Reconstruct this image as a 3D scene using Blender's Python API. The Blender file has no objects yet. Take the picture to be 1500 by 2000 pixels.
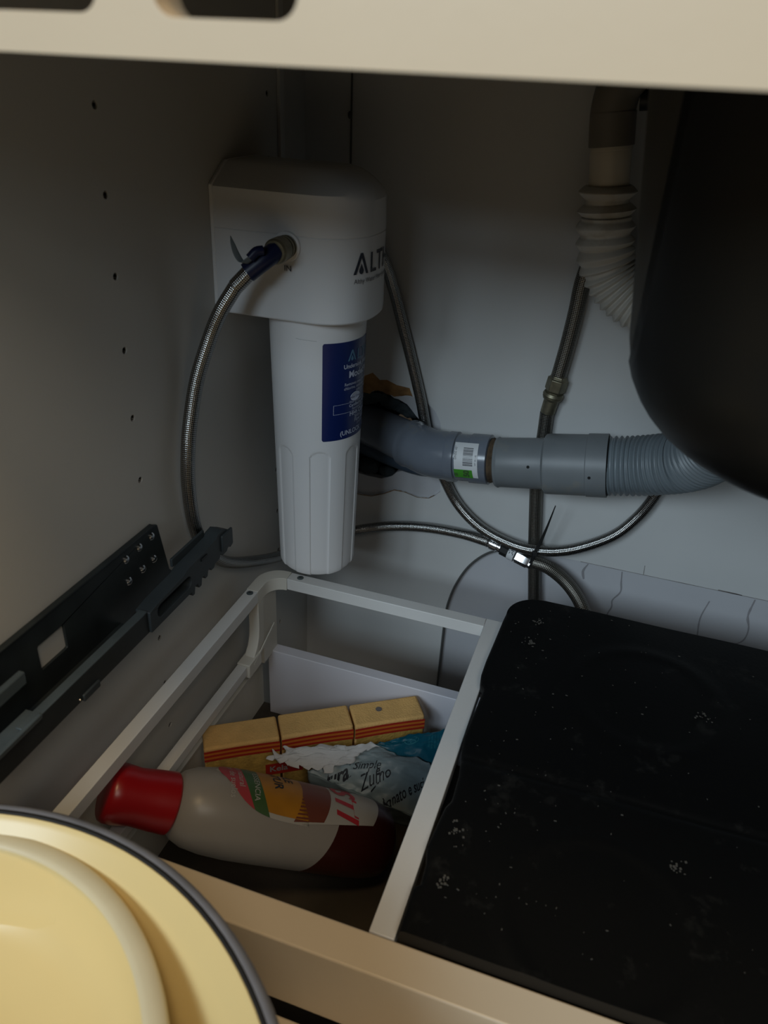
import bpy, bmesh, math, random
from mathutils import Vector, Matrix, noise
from mathutils.geometry import tessellate_polygon

random.seed(7)
S = bpy.context.scene
COL = S.collection
H = 1.0                     # eye height above the kitchen floor; coordinates below are relative to the eye level
PI = math.pi

# ------------------------------------------------------------------ camera
cam_d = bpy.data.cameras.new('camera')
cam = bpy.data.objects.new('camera', cam_d); COL.objects.link(cam)
rows = [[0.9454204, 0.3226776, 0.0453797], [0.1963761, -0.4530742, -0.8695747], [-0.2600319, 0.8310252, -0.4917118]]
cm = Matrix.Identity(4)
for i in range(3):
    cm[i][0] = rows[0][i]; cm[i][1] = -rows[1][i]; cm[i][2] = -rows[2][i]
cm[2][3] = H
cam.matrix_world = cm
cam_d.sensor_fit = 'VERTICAL'; cam_d.sensor_height = 36.0
cam_d.lens = 1522.0 / 2000.0 * 36.0
cam_d.clip_start = 0.01; cam_d.clip_end = 50
cam_d.dof.use_dof = True
cam_d.dof.focus_distance = 0.92
cam_d.dof.aperture_fstop = 7.0
S.camera = cam

# ------------------------------------------------------------------ world, light, exposure
S.view_settings.view_transform = 'Standard'
S.view_settings.look = 'None'
S.view_settings.gamma = 1.0
S.view_settings.use_curve_mapping = False
S.view_settings.exposure = -0.15
w = bpy.data.worlds.new('world'); S.world = w; w.use_nodes = True
w.node_tree.nodes['Background'].inputs[0].default_value = (0.60, 0.48, 0.34, 1)
w.node_tree.nodes['Background'].inputs[1].default_value = 0.05

def area(name, loc, target, sx, sy, power, color):
    d = bpy.data.lights.new(name, 'AREA'); d.shape = 'RECTANGLE'; d.size = sx; d.size_y = sy
    d.energy = power; d.color = color
    o = bpy.data.objects.new(name, d); COL.objects.link(o)
    o.location = (loc[0], loc[1], loc[2] + H)
    v = Vector(target) - Vector(loc)
    o.rotation_euler = v.to_track_quat('-Z', 'Y').to_euler()
    return o
area('window_pane_left', (-1.15, -2.2, 1.15), (-0.1, 0.9, -0.4), 0.75, 0.85, 34, (0.72, 0.88, 1.0))
area('window_pane_right', (-0.25, -2.35, 1.15), (-0.1, 0.9, -0.4), 0.75, 0.85, 26, (0.72, 0.88, 1.0))
area('left_wall_fill', (0.75, -1.00, 1.40), (-0.4, 0.6, -0.4), 0.7, 0.7, 9.5, (1.0, 0.93, 0.82))  # added fill light from the right to brighten and warm the left wall
area('ceiling_lamp', (0.0, -0.24, 1.45), (-0.05, 0.2, -0.5), 0.35, 0.35, 9.5, (1.0, 0.72, 0.38))

# ------------------------------------------------------------------ materials
MATS = {}
def mat(name, color, rough=0.5, metal=0.0, var=0.0, vscale=8.0, bump=0.0, bscale=60.0, spec=0.5, dirt=None,
        dirt_scale=4.0, dirt_lo=0.55, dirt_hi=0.75, trans=0.0, alpha=1.0, sheen=0.0, sss=0.0, coat=0.0):
    if name in MATS: return MATS[name]
    m = bpy.data.materials.new(name); m.use_nodes = True
    nt = m.node_tree; b = nt.nodes['Principled BSDF']
    b.inputs['Roughness'].default_value = rough; b.inputs['Metallic'].default_value = metal
    b.inputs['Specular IOR Level'].default_value = spec
    b.inputs['Base Color'].default_value = (*color, 1)
    if trans: b.inputs['Transmission Weight'].default_value = trans
    if alpha < 1: b.inputs['Alpha'].default_value = alpha
    if sss:
        b.inputs['Subsurface Weight'].default_value = sss
        b.inputs['Subsurface Scale'].default_value = 0.01
    if coat: b.inputs['Coat Weight'].default_value = coat
    tc = nt.nodes.new('ShaderNodeTexCoord')
    src = None
    if var:
        n = nt.nodes.new('ShaderNodeTexNoise'); n.inputs['Scale'].default_value = vscale; n.inputs['Detail'].default_value = 6
        nt.links.new(tc.outputs['Object'], n.inputs['Vector'])
        r = nt.nodes.new('ShaderNodeValToRGB')
        r.color_ramp.elements[0].position = 0.3; r.color_ramp.elements[1].position = 0.7
        r.color_ramp.elements[0].color = (*[c * (1 - var) for c in color], 1)
        r.color_ramp.elements[1].color = (*[min(1, c * (1 + var)) for c in color], 1)
        nt.links.new(n.outputs['Fac'], r.inputs['Fac']); src = r.outputs['Color']
    if dirt:
        n = nt.nodes.new('ShaderNodeTexNoise'); n.inputs['Scale'].default_value = dirt_scale; n.inputs['Detail'].default_value = 9
        n.inputs['Roughness'].default_value = 0.65
        nt.links.new(tc.outputs['Object'], n.inputs['Vector'])
        r = nt.nodes.new('ShaderNodeMapRange')
        r.inputs['From Min'].default_value = dirt_lo; r.inputs['From Max'].default_value = dirt_hi
        nt.links.new(n.outputs['Fac'], r.inputs['Value'])
        mx = nt.nodes.new('ShaderNodeMix'); mx.data_type = 'RGBA'
        nt.links.new(r.outputs['Result'], mx.inputs['Factor'])
        if src: nt.links.new(src, mx.inputs['A'])
        else: mx.inputs['A'].default_value = (*color, 1)
        mx.inputs['B'].default_value = (*dirt, 1)
        src = mx.outputs['Result']
    if src: nt.links.new(src, b.inputs['Base Color'])
    if bump:
        n = nt.nodes.new('ShaderNodeTexNoise'); n.inputs['Scale'].default_value = bscale; n.inputs['Detail'].default_value = 4
        nt.links.new(tc.outputs['Object'], n.inputs['Vector'])
        bp = nt.nodes.new('ShaderNodeBump'); bp.inputs['Strength'].default_value = bump; bp.inputs['Distance'].default_value = 0.002
        nt.links.new(n.outputs['Fac'], bp.inputs['Height']); nt.links.new(bp.outputs['Normal'], b.inputs['Normal'])
    MATS[name] = m
    return m

laminate = mat('white_laminate', (0.56, 0.55, 0.52), 0.45, var=0.04, vscale=5, bump=0.04, bscale=300)
laminate_back = mat('white_back_board', (0.58, 0.58, 0.57), 0.5, var=0.05, vscale=4, bump=0.05, bscale=200)
marble = mat('marble_tile', (0.50, 0.50, 0.52), 0.3, var=0.06, vscale=6)
crack_m = mat('crack_brown', (0.16, 0.14, 0.13), 0.9)
vein_m = mat('tile_vein', (0.27, 0.26, 0.27), 0.5)
chipboard = mat('raw_chipboard', (0.30, 0.16, 0.06), 0.95, var=0.35, vscale=60, bump=0.8, bscale=150)
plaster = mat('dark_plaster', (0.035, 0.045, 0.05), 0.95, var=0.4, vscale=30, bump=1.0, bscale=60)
hole_m = mat('drilled_hole_dark', (0.01, 0.01, 0.01), 0.9)
cream_paint = mat('cream_lacquer', (0.70, 0.59, 0.44), 0.35, var=0.03, vscale=6, bump=0.03, bscale=120)
worktop_m = mat('worktop_underside', (0.10, 0.09, 0.07), 0.8, var=0.2, vscale=20)
white_powder = mat('white_powder_coat', (0.66, 0.66, 0.65), 0.42, var=0.04, vscale=12, bump=0.05, bscale=250, dirt=(0.30, 0.27, 0.22), dirt_scale=55, dirt_lo=0.70, dirt_hi=0.76)
white_plastic = mat('white_glossy_plastic', (0.72, 0.73, 0.75), 0.22, var=0.01, vscale=4)
white_plastic2 = mat('white_satin_plastic', (0.80, 0.80, 0.81), 0.35)
ivory_plastic = mat('ivory_plastic', (0.62, 0.60, 0.54), 0.5)
print_dark = mat('dark_print', (0.03, 0.035, 0.05), 0.5)
print_grey = mat('grey_print', (0.09, 0.09, 0.10), 0.5)
label_blue = mat('blue_label', (0.004, 0.017, 0.115), 0.3)
print_white = mat('white_print', (0.55, 0.6, 0.75), 0.5)
print_pale = mat('pale_blue_print', (0.10, 0.22, 0.36), 0.5)
tape_blue = mat('blue_tape', (0.003, 0.008, 0.045), 0.4)
tag_grey = mat('grey_tag', (0.10, 0.12, 0.13), 0.5)
brass_dull = mat('dull_nickel_brass', (0.22, 0.20, 0.14), 0.45, 0.8, var=0.3, vscale=90)
chrome = mat('bright_steel', (0.65, 0.65, 0.66), 0.22, 1.0)
steel_dark = mat('dark_zinc_steel', (0.035, 0.043, 0.045), 0.45, 0.45, var=0.25, vscale=25, dirt=(0.12, 0.12, 0.12), dirt_scale=90, dirt_lo=0.68, dirt_hi=0.8)
steel_mid = mat('grey_zinc_steel', (0.13, 0.16, 0.17), 0.4, 0.5, var=0.15, vscale=30)
clip_grey = mat('slate_plastic', (0.034, 0.043, 0.048), 0.55, var=0.1, vscale=30)
black_plastic = mat('black_plastic', (0.006, 0.007, 0.007), 0.5)
pvc_grey = mat('grey_pvc', (0.15, 0.17, 0.205), 0.22, var=0.12, vscale=14, dirt=(0.20, 0.20, 0.18), dirt_scale=22, dirt_lo=0.56, dirt_hi=0.70)
pvc_grey2 = mat('grey_pvc_matt', (0.175, 0.19, 0.20), 0.45, var=0.10, vscale=16, dirt=(0.24, 0.23, 0.20), dirt_scale=18, dirt_lo=0.56, dirt_hi=0.72)
pvc_corr = mat('grey_corrugated', (0.17, 0.20, 0.22), 0.4)
pvc_brown = mat('brown_grey_pvc', (0.20, 0.18, 0.15), 0.5, var=0.1, vscale=20)
pvc_cream = mat('cream_pvc', (0.55, 0.50, 0.40), 0.45, var=0.05, vscale=12)
pvc_white = mat('white_corrugated', (0.56, 0.54, 0.49), 0.45, dirt=(0.26, 0.20, 0.11), dirt_scale=14, dirt_lo=0.55, dirt_hi=0.78)
rust_m = mat('rusty_brown_residue', (0.07, 0.045, 0.025), 0.9, var=0.5, vscale=70, bump=0.8, bscale=150)
sticker_white = mat('white_sticker', (0.62, 0.63, 0.64), 0.5)
sticker_green = mat('green_sticker', (0.05, 0.26, 0.02), 0.5)
basin_shade_m = mat('basin_shade', (0.0055, 0.0055, 0.005), 0.42, spec=0.3, var=0.2, vscale=5, bump=0.05, bscale=400)  # near-black shaded tone for the near side of the bowl
lid_m = mat('dusty_black_plastic', (0.0025, 0.0028, 0.003), 0.50, spec=0.22, dirt=(0.022, 0.022, 0.020), dirt_scale=26, dirt_lo=0.58, dirt_hi=0.80, bump=0.08, bscale=220)
dust_m = mat('dust_crumb', (0.075, 0.07, 0.06), 0.95)
mat_dark = mat('dark_brown_liner', (0.045, 0.036, 0.026), 0.8, var=0.3, vscale=14, bump=0.2, bscale=120)
red_cap = mat('red_cap_plastic', (0.27, 0.004, 0.007), 0.3)
bottle_m = mat('cloudy_bottle_plastic', (0.31, 0.295, 0.28), 0.36, var=0.05, vscale=9, alpha=0.78)
liquid_m = mat('dark_red_brown_liquid', (0.035, 0.006, 0.004), 0.3)
sponge_m = mat('yellow_sponge', (0.74, 0.45, 0.16), 0.85, var=0.08, vscale=60, bump=0.5, bscale=420)
sponge_face = mat('amber_sponge_side', (0.50, 0.31, 0.07), 0.8, var=0.25, vscale=90, bump=0.6, bscale=300)
stripe_red = mat('red_stripe', (0.42, 0.025, 0.012), 0.55)
stripe_orange = mat('orange_stripe', (0.62, 0.17, 0.02), 0.55)
film_m = mat('clear_wrapping_film', (0.85, 0.83, 0.78), 0.12, alpha=0.16, bump=0.9, bscale=45)
tissue_m = mat('white_tissue_paper', (0.60, 0.60, 0.60), 0.85, bump=0.3, bscale=90)
bag_grey = mat('grey_blue_bag', (0.25, 0.32, 0.345), 0.42, var=0.18, vscale=16, bump=0.6, bscale=50)
bag_teal = mat('teal_bag', (0.004, 0.11, 0.17), 0.35, var=0.25, vscale=12, bump=0.4, bscale=40)
ink = mat('black_ink', (0.008, 0.012, 0.02), 0.6)
teal_ink = mat('teal_ink', (0.04, 0.26, 0.24), 0.6)
teal_print = mat('pale_teal_print', (0.03, 0.22, 0.27), 0.6)
lab_white = mat('bottle_label_white', (0.34, 0.33, 0.31), 0.4)
lab_pink = mat('bottle_label_pink', (0.33, 0.04, 0.05), 0.4)
lab_green = mat('bottle_label_green', (0.04, 0.09, 0.03), 0.4)
lab_orange = mat('bottle_label_orange', (0.34, 0.15, 0.01), 0.4, var=0.25, vscale=20)
lab_brown = mat('bottle_label_brown', (0.13, 0.035, 0.02), 0.4)
lab_red = mat('bottle_label_red', (0.36, 0.02, 0.03), 0.4)
enamel = mat('cream_enamel', (0.80, 0.63, 0.30), 0.28, var=0.03, vscale=5)
enamel_rim = mat('pale_enamel_rim', (0.72, 0.63, 0.42), 0.4, var=0.05, vscale=30)
pot_edge = mat('blue_grey_pot_edge', (0.20, 0.205, 0.23), 0.4, var=0.15, vscale=30)
black_rubber = mat('black_rubber', (0.008, 0.008, 0.008), 0.7)
floor_m = mat('kitchen_floor', (0.45, 0.36, 0.26), 0.5, var=0.1, vscale=3)
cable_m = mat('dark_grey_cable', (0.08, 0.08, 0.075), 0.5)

def braid_mat(name='braided_steel', rough=0.2, lo=(0.05, 0.05, 0.048), hi=(0.60, 0.59, 0.57)):
    m = bpy.data.materials.new(name); m.use_nodes = True; nt = m.node_tree
    b = nt.nodes['Principled BSDF']; b.inputs['Metallic'].default_value = 1.0; b.inputs['Roughness'].default_value = rough
    uv = nt.nodes.new('ShaderNodeUVMap'); sep = nt.nodes.new('ShaderNodeSeparateXYZ'); nt.links.new(uv.outputs[0], sep.inputs[0])
    def mth(op, a, bb=None, v=None):
        n = nt.nodes.new('ShaderNodeMath'); n.operation = op
        nt.links.new(a, n.inputs[0])
        if bb is not None: nt.links.new(bb, n.inputs[1])
        if v is not None: n.inputs[1].default_value = v
        return n.outputs[0]
    a = mth('MULTIPLY', sep.outputs[0], v=12 * 2 * PI)
    c = mth('MULTIPLY', sep.outputs[1], v=2 * PI / 0.0042)
    s1 = mth('SINE', mth('ADD', a, c)); s2 = mth('SINE', mth('SUBTRACT', a, c))
    p = mth('MULTIPLY', s1, s2)
    mr = nt.nodes.new('ShaderNodeMapRange'); mr.inputs['From Min'].default_value = -0.8; mr.inputs['From Max'].default_value = 0.8
    nt.links.new(p, mr.inputs['Value'])
    mx = nt.nodes.new('ShaderNodeMix'); mx.data_type = 'RGBA'; nt.links.new(mr.outputs['Result'], mx.inputs['Factor'])
    mx.inputs['A'].default_value = (*lo, 1); mx.inputs['B'].default_value = (*hi, 1)
    nt.links.new(mx.outputs['Result'], b.inputs['Base Color'])
    bp = nt.nodes.new('ShaderNodeBump'); bp.inputs['Strength'].default_value = 0.5; bp.inputs['Distance'].default_value = 0.0003
    nt.links.new(p, bp.inputs['Height']); nt.links.new(bp.outputs['Normal'], b.inputs['Normal'])
    return m
braid = braid_mat()
braid_old = braid_mat('aged_braided_steel', 0.42, (0.05, 0.045, 0.038), (0.36, 0.34, 0.30))

# ------------------------------------------------------------------ mesh helpers
WORLD = {}
def tag(o, label=None, cat=None, group=None, kind=None):
    if label: o['label'] = label
    if cat: o['category'] = cat
    if group: o['group'] = group
    if kind: o['kind'] = kind
    return o
def thing(name, loc, label, cat, group=None):
    o = bpy.data.objects.new(name, None); o.empty_display_size = 0.02; COL.objects.link(o)
    o.location = (loc[0], loc[1], loc[2] + H); WORLD[o.name] = Vector(loc)
    return tag(o, label, cat, group)

class MB:
    def __init__(s): s.v = []; s.f = []; s.uv = {}
    def add(s, vs, fs):
        n = len(s.v); s.v += [tuple(p) for p in vs]; s.f += [tuple(i + n for i in f) for f in fs]
        return s
    def box(s, x0, x1, y0, y1, z0, z1):
        return s.add([(x0,y0,z0),(x1,y0,z0),(x1,y1,z0),(x0,y1,z0),(x0,y0,z1),(x1,y0,z1),(x1,y1,z1),(x0,y1,z1)],
                     [(3,2,1,0),(4,5,6,7),(0,1,5,4),(1,2,6,5),(2,3,7,6),(3,0,4,7)])
    def obox(s, c, ax, ay, az):      # oriented box: centre and half-axis vectors
        c = Vector(c); ax = Vector(ax); ay = Vector(ay); az = Vector(az)
        vs = [c+ax*i+ay*j+az*k for k in (-1,1) for (i,j) in ((-1,-1),(1,-1),(1,1),(-1,1))]
        return s.add(vs, [(3,2,1,0),(4,5,6,7),(0,1,5,4),(1,2,6,5),(2,3,7,6),(3,0,4,7)])
    def prism(s, poly, fn0, fn1, holes=()):   # poly in 2D, fn maps (a,b) to 3D on either side
        loops = [poly] + list(holes)
        flat = [p for l in loops for p in l]
        tris = tessellate_polygon([[Vector((a, b, 0)) for a, b in l] for l in loops])
        n = len(flat)
        vs = [fn0(*p) for p in flat] + [fn1(*p) for p in flat]
        fs = [tuple(t) for t in tris] + [tuple(i + n for i in reversed(t)) for t in tris]
        k = 0
        for l in loops:
            m = len(l)
            for i in range(m):
                a = k + i; b = k + (i + 1) % m
                fs.append((a, b, b + n, a + n))
            k += m
        return s.add(vs, fs)
    def rings(s, rr, cap0=True, cap1=True, uv=None):
        n = len(rr[0]); base = len(s.v)
        for r in rr: s.v += [tuple(p) for p in r]
        for i in range(len(rr) - 1):
            for j in range(n):
                a = base + i*n + j; b = base + i*n + (j+1) % n
                s.f.append((a, b, b + n, a + n))
                if uv:
                    s.uv[len(s.f)-1] = [(j/n, uv[i]), ((j+1)/n, uv[i]), ((j+1)/n, uv[i+1]), (j/n, uv[i+1])]
        if cap0: s.f.append(tuple(base + j for j in reversed(range(n))))
        if cap1: s.f.append(tuple(base + (len(rr)-1)*n + j for j in range(n)))
        return s
    def lathe(s, prof, c=(0,0,0), axis=(0,0,1), n=32, cap0=True, cap1=True, up=None):   # prof: (t along axis, radius)
        ax = Vector(axis).normalized(); u = (Vector(up) if up else (Vector((1,0,0)) if abs(ax.x) < .9 else Vector((0,1,0))))
        u = (u - ax*u.dot(ax)).normalized(); v = ax.cross(u); c = Vector(c)
        rr = [[c + ax*t + (u*math.cos(2*PI*j/n) + v*math.sin(2*PI*j/n))*max(r, 1e-5) for j in range(n)] for t, r in prof]
        return s.rings(rr, cap0, cap1)
    def tube(s, pts, r, n=14, res=6, cap=True, step=None):
        P = smooth(pts, res) if res > 1 else [Vector(p) for p in pts]
        if step: P = resample(P, step)
        rf = r if callable(r) else (lambda t: r)
        L = [0.0]
        for i in range(1, len(P)): L.append(L[-1] + (P[i]-P[i-1]).length)
        T = [(P[min(i+1, len(P)-1)] - P[max(i-1, 0)]).normalized() for i in range(len(P))]
        u = T[0].orthogonal().normalized(); rr = []
        for i, p in enumerate(P):
            u = (u - T[i]*u.dot(T[i])).normalized(); v = T[i].cross(u); q = rf(L[i])
            rr.append([p + (u*math.cos(2*PI*j/n) + v*math.sin(2*PI*j/n))*q for j in range(n)])
        return s.rings(rr, cap, cap, uv=L)
    def grid(s, fn, nu, nv):
        b = len(s.v)
        s.v += [tuple(fn(i/nu, j/nv)) for i in range(nu+1) for j in range(nv+1)]
        for i in range(nu):
            for j in range(nv):
                a = b + i*(nv+1) + j
                s.uv[len(s.f)] = [(i/nu, j/nv), ((i+1)/nu, j/nv), ((i+1)/nu, (j+1)/nv), (i/nu, (j+1)/nv)]
                s.f.append((a, a+nv+1, a+nv+2, a+1))
        return s
    def build(s, name, m, parent=None, bev=0, seg=2, smooth_ang=35, solid=0, kind=None, label=None, recalc=True):
        me = bpy.data.meshes.new(name)
        par = parent; off = Vector((0, 0, 0))
        if parent is not None:
            off = WORLD[parent.name]
        me.from_pydata([tuple(Vector(p) - off) for p in s.v] if parent is not None else [(p[0], p[1], p[2] + H) for p in s.v], [], s.f)
        if s.uv:
            ul = me.uv_layers.new(name='UVMap')
            for fi, uvs in s.uv.items():
                for li, q in zip(me.polygons[fi].loop_indices, uvs): ul.data[li].uv = q
        if recalc:
            bm = bmesh.new(); bm.from_mesh(me)
            bmesh.ops.recalc_face_normals(bm, faces=bm.faces); bm.to_mesh(me); bm.free()
        if smooth_ang:
            me.shade_smooth(); me.set_sharp_from_angle(angle=math.radians(smooth_ang))
        if m: me.materials.append(m)
        o = bpy.data.objects.new(name, me); COL.objects.link(o)
        if parent is not None:
            o.parent = parent; WORLD[o.name] = off
        else: WORLD[o.name] = Vector((0, 0, -H)) * 0 + Vector((0, 0, -H))
        if bev:
            b = o.modifiers.new('bevel', 'BEVEL'); b.width = bev; b.segments = seg; b.limit_method = 'ANGLE'; b.angle_limit = math.radians(40)
        if solid:
            q = o.modifiers.new('solid', 'SOLIDIFY'); q.thickness = solid; q.offset = 0
        if kind: o['kind'] = kind
        if label: o['label'] = label
        return o

def smooth(pts, res):
    P = [Vector(p) for p in pts]
    if len(P) < 3: return [P[0].lerp(P[1], i/4) for i in range(5)]
    out = []
    for i in range(len(P)-1):
        p0 = P[i-1] if i else P[0]*2 - P[1]; p1 = P[i]; p2 = P[i+1]; p3 = P[i+2] if i+2 < len(P) else P[-1]*2 - P[-2]
        for k in range(res):
            t = k/res
            out.append(0.5*((2*p1) + (p2-p0)*t + (2*p0-5*p1+4*p2-p3)*t*t + (3*p1-p0-3*p2+p3)*t**3))
    out.append(P[-1]); return out
def resample(P, step):
    L = [0.0]
    for i in range(1, len(P)): L.append(L[-1] + (P[i]-P[i-1]).length)
    n = max(2, int(L[-1]/step)); out = []; k = 0
    for i in range(n+1):
        d = L[-1]*i/n
        while k < len(L)-2 and L[k+1] < d: k += 1
        out.append(P[k].lerp(P[k+1], (d-L[k])/max(1e-9, L[k+1]-L[k])))
    return out

def text_mesh(body, size, bold=0.0, spacing=1.0, align='LEFT', shear=0.0):
    c = bpy.data.curves.new('lettering_curve', 'FONT'); c.body = body; c.size = size; c.align_x = align
    c.space_character = spacing; c.offset = bold*size; c.resolution_u = 3; c.shear = shear
    o = bpy.data.objects.new('lettering_tmp', c)
    COL.objects.link(o)
    bpy.context.view_layer.update()
    me = bpy.data.meshes.new_from_object(o)
    vs = [(v.co.x, v.co.y) for v in me.vertices]; fs = [tuple(p.vertices) for p in me.polygons]
    bpy.data.objects.remove(o); bpy.data.curves.remove(c); bpy.data.meshes.remove(me)
    return vs, fs
def text_on(items, fn, m, parent, name='lettering', label=None):
    """items: (text, size, u, v, opts) laid on a surface through fn(u, v) -> 3D"""
    mb = MB()
    for it in items:
        body, size, u, v = it[:4]; kw = it[4] if len(it) > 4 else {}
        rot = kw.pop('rot', 0.0) if kw else 0.0
        vs, fs = text_mesh(body, size, **kw)
        cr, sr = math.cos(rot), math.sin(rot)
        mb.add([fn(u + a*cr - b*sr, v + a*sr + b*cr) for a, b in vs], fs)
    return mb.build(name, m, parent, smooth_ang=0, label=label, recalc=False, kind='stuff')

# ------------------------------------------------------------------ the setting
XL = -0.422; YB = 0.953
def struct(o): o['kind'] = 'structure'; return o

holes_front = [(0.5605, -0.032 - 0.064*n) for n in range(0, 12)]
holes_rear = [(0.8535, -0.026 - 0.064*n) for n in range(0, 12)]
def circ(cx, cy, r, n=14): return [(cx + r*math.cos(2*PI*i/n), cy + r*math.sin(2*PI*i/n)) for i in range(n)]
mb = MB()
mb.prism([(0.285, -0.93), (0.958, -0.93), (0.958, 0.078), (0.285, 0.078)],
         lambda a, b: (XL, a, b), lambda a, b: (XL - 0.018, a, b),
         holes=[circ(a, b, 0.0033) for a, b in holes_front + holes_rear])
wl = struct(mb.build('wall_left', laminate, smooth_ang=20))
mb = MB()
for a, b in holes_front + holes_rear:
    mb.lathe([(0, 0.0033), (0.011, 0.0033)], (XL - 0.0125, a, b), (1, 0, 0), 12, True, False)
mb.build('peg_hole_lining', hole_m, wl, kind='stuff')
struct(MB().box(0.46, 0.478, 0.285, 0.958, -0.93, 0.078).build('wall_right', laminate, bev=0.001))

board_hole = [(-0.366,-0.37),(-0.3408,-0.3689),(-0.3359,-0.3601),(-0.3243,-0.3539),(-0.3137,-0.3624),(-0.3036,-0.3607),(-0.2895,-0.3657),(-0.2714,-0.3671),(-0.2663,-0.3786),(-0.2474,-0.3827),(-0.2337,-0.3936),(-0.2253,-0.4084),(-0.2226,-0.4229),(-0.2166,-0.5122),(-0.2234,-0.5203),(-0.232,-0.5271),(-0.2494,-0.5292),(-0.2689,-0.5251),(-0.2844,-0.5251),(-0.2996,-0.5343),(-0.3191,-0.5427),(-0.335,-0.5436),(-0.366,-0.542),(-0.378,-0.50),(-0.38,-0.42)]
tile_hole = [(-0.362,-0.3897),(-0.3421,-0.3856),(-0.3308,-0.3859),(-0.3199,-0.3797),(-0.3125,-0.3785),(-0.3035,-0.3814),(-0.2936,-0.3872),(-0.2877,-0.3877),(-0.2749,-0.3929),(-0.2687,-0.3993),(-0.2616,-0.407),(-0.2357,-0.4312),(-0.2274,-0.4884),(-0.2329,-0.4952),(-0.2493,-0.497),(-0.2646,-0.4961),(-0.2762,-0.4944),(-0.2837,-0.4975),(-0.291,-0.5056),(-0.3063,-0.5129),(-0.326,-0.5128),(-0.362,-0.5094),(-0.372,-0.45)]
# back board: full height at the left, cut away below with a rounded corner to show the tiled wall
arc = [(-0.192, -0.93), (-0.192, -0.72), (-0.1875, -0.690), (-0.179, -0.660), (-0.165, -0.628), (-0.147, -0.604), (-0.128, -0.587), (-0.108, -0.5795), (-0.080, -0.5775)]
outer = [(XL, 0.078), (XL, -0.93)] + arc + [(0.46, -0.5775), (0.46, 0.078)]
wb = struct(MB().prism(outer, lambda a, b: (a, YB, b), lambda a, b: (a, YB + 0.005, b), holes=[board_hole]).build('wall_back', laminate_back, smooth_ang=20))
wt = struct(MB().prism([(XL - 0.02, 0.078), (XL - 0.02, -0.95), (0.48, -0.95), (0.48, 0.078)], lambda a, b: (a, YB + 0.0055, b), lambda a, b: (a, YB + 0.016, b), holes=[tile_hole]).build('wall_tiled', marble, smooth_ang=20))
# torn brown chipboard along the top and bottom of the cut-out
def band(top, low, y0, thick, nz, seed):
    mb = MB()
    def fn(u, v):
        k = u*(len(top)-1); i = min(int(k), len(top)-2); t = k - i
        a = Vector((top[i][0], 0, top[i][1])).lerp(Vector((top[i+1][0], 0, top[i+1][1])), t)
        b = Vector((low[i][0], 0, low[i][1])).lerp(Vector((low[i+1][0], 0, low[i+1][1])), t)
        p = a.lerp(b, v)
        q = noise.noise(Vector((p.x*90 + seed, p.z*90, v*3)))
        return (p.x, y0 + 0.0045*v + thick*q, p.z + (0.0008*q if 0 < v < 1 else 0.0012*noise.noise(Vector((p.x*260, seed, v)))))
    mb.grid(fn, 60, nz); return mb
band([(-0.366,-0.369),(-0.3408,-0.3679),(-0.3359,-0.3591),(-0.3243,-0.3529),(-0.3137,-0.3614),(-0.3036,-0.3597),(-0.2895,-0.3647),(-0.2714,-0.3661),(-0.262,-0.3780)],
     [(-0.366,-0.392),(-0.3421,-0.386),(-0.3308,-0.3865),(-0.322,-0.3805),(-0.3125,-0.380),(-0.3036,-0.383),(-0.2926,-0.3845),(-0.2760,-0.3800),(-0.262,-0.3800)], 0.9535, 0.001, 8, 3).build('torn_edge', chipboard, wb, label='torn orange-brown chipboard edge above the drain pipe')
band([(-0.2255,-0.5200),(-0.234,-0.5262),(-0.2494,-0.5280),(-0.2689,-0.5235),(-0.2844,-0.5232),(-0.2996,-0.5325),(-0.3191,-0.5410),(-0.335,-0.5420),(-0.362,-0.5405)],
     [(-0.2252,-0.5218),(-0.2325,-0.5292),(-0.2494,-0.5325),(-0.2689,-0.5295),(-0.2844,-0.5300),(-0.2996,-0.5385),(-0.3191,-0.5470),(-0.335,-0.5480),(-0.362,-0.546)], 0.9525, 0.0006, 4, 9).build('torn_edge', chipboard, wb, label='thin brown chipboard edge below the drain pipe')
# rough cavity behind the tiles
def cav(u, v):
    a = 2*PI*u; rx = 0.085; rz = 0.075; d = 0.06*(1-(1-v)**2); q = 1 - 0.85*max(0, v-.55)/.45
    n = 1 + 0.16*noise.noise(Vector((math.cos(a)*3, math.sin(a)*3, v*4)))
    return (-0.297 + rx*q*n*math.cos(a), YB + 0.012 + d, -0.447 + rz*q*n*math.sin(a))
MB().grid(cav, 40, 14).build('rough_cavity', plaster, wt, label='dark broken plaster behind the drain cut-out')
mb = MB()
for cx, cz, r in ((-0.335,-0.395,.016),(-0.318,-0.391,.013),(-0.300,-0.397,.014),(-0.284,-0.402,.012),(-0.272,-0.408,.010),(-0.33,-0.500,.016),(-0.300,-0.503,.012)):
    def fn(u, v, cx=cx, cz=cz, r=r):
        a = 2*PI*u; b = PI*v; k = r*(1 + .35*noise.noise(Vector((cx*99 + 2*math.cos(a)*math.sin(b), cz*99+2*math.sin(a)*math.sin(b), 2*math.cos(b)))))
        return (cx + k*math.cos(a)*math.sin(b)*1.1, YB + .012 + .6*k*math.cos(b), cz + .7*k*math.sin(a)*math.sin(b))
    mb.grid(fn, 14, 8)
mb.build('plaster_lumps', plaster, wt, kind='stuff')
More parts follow.
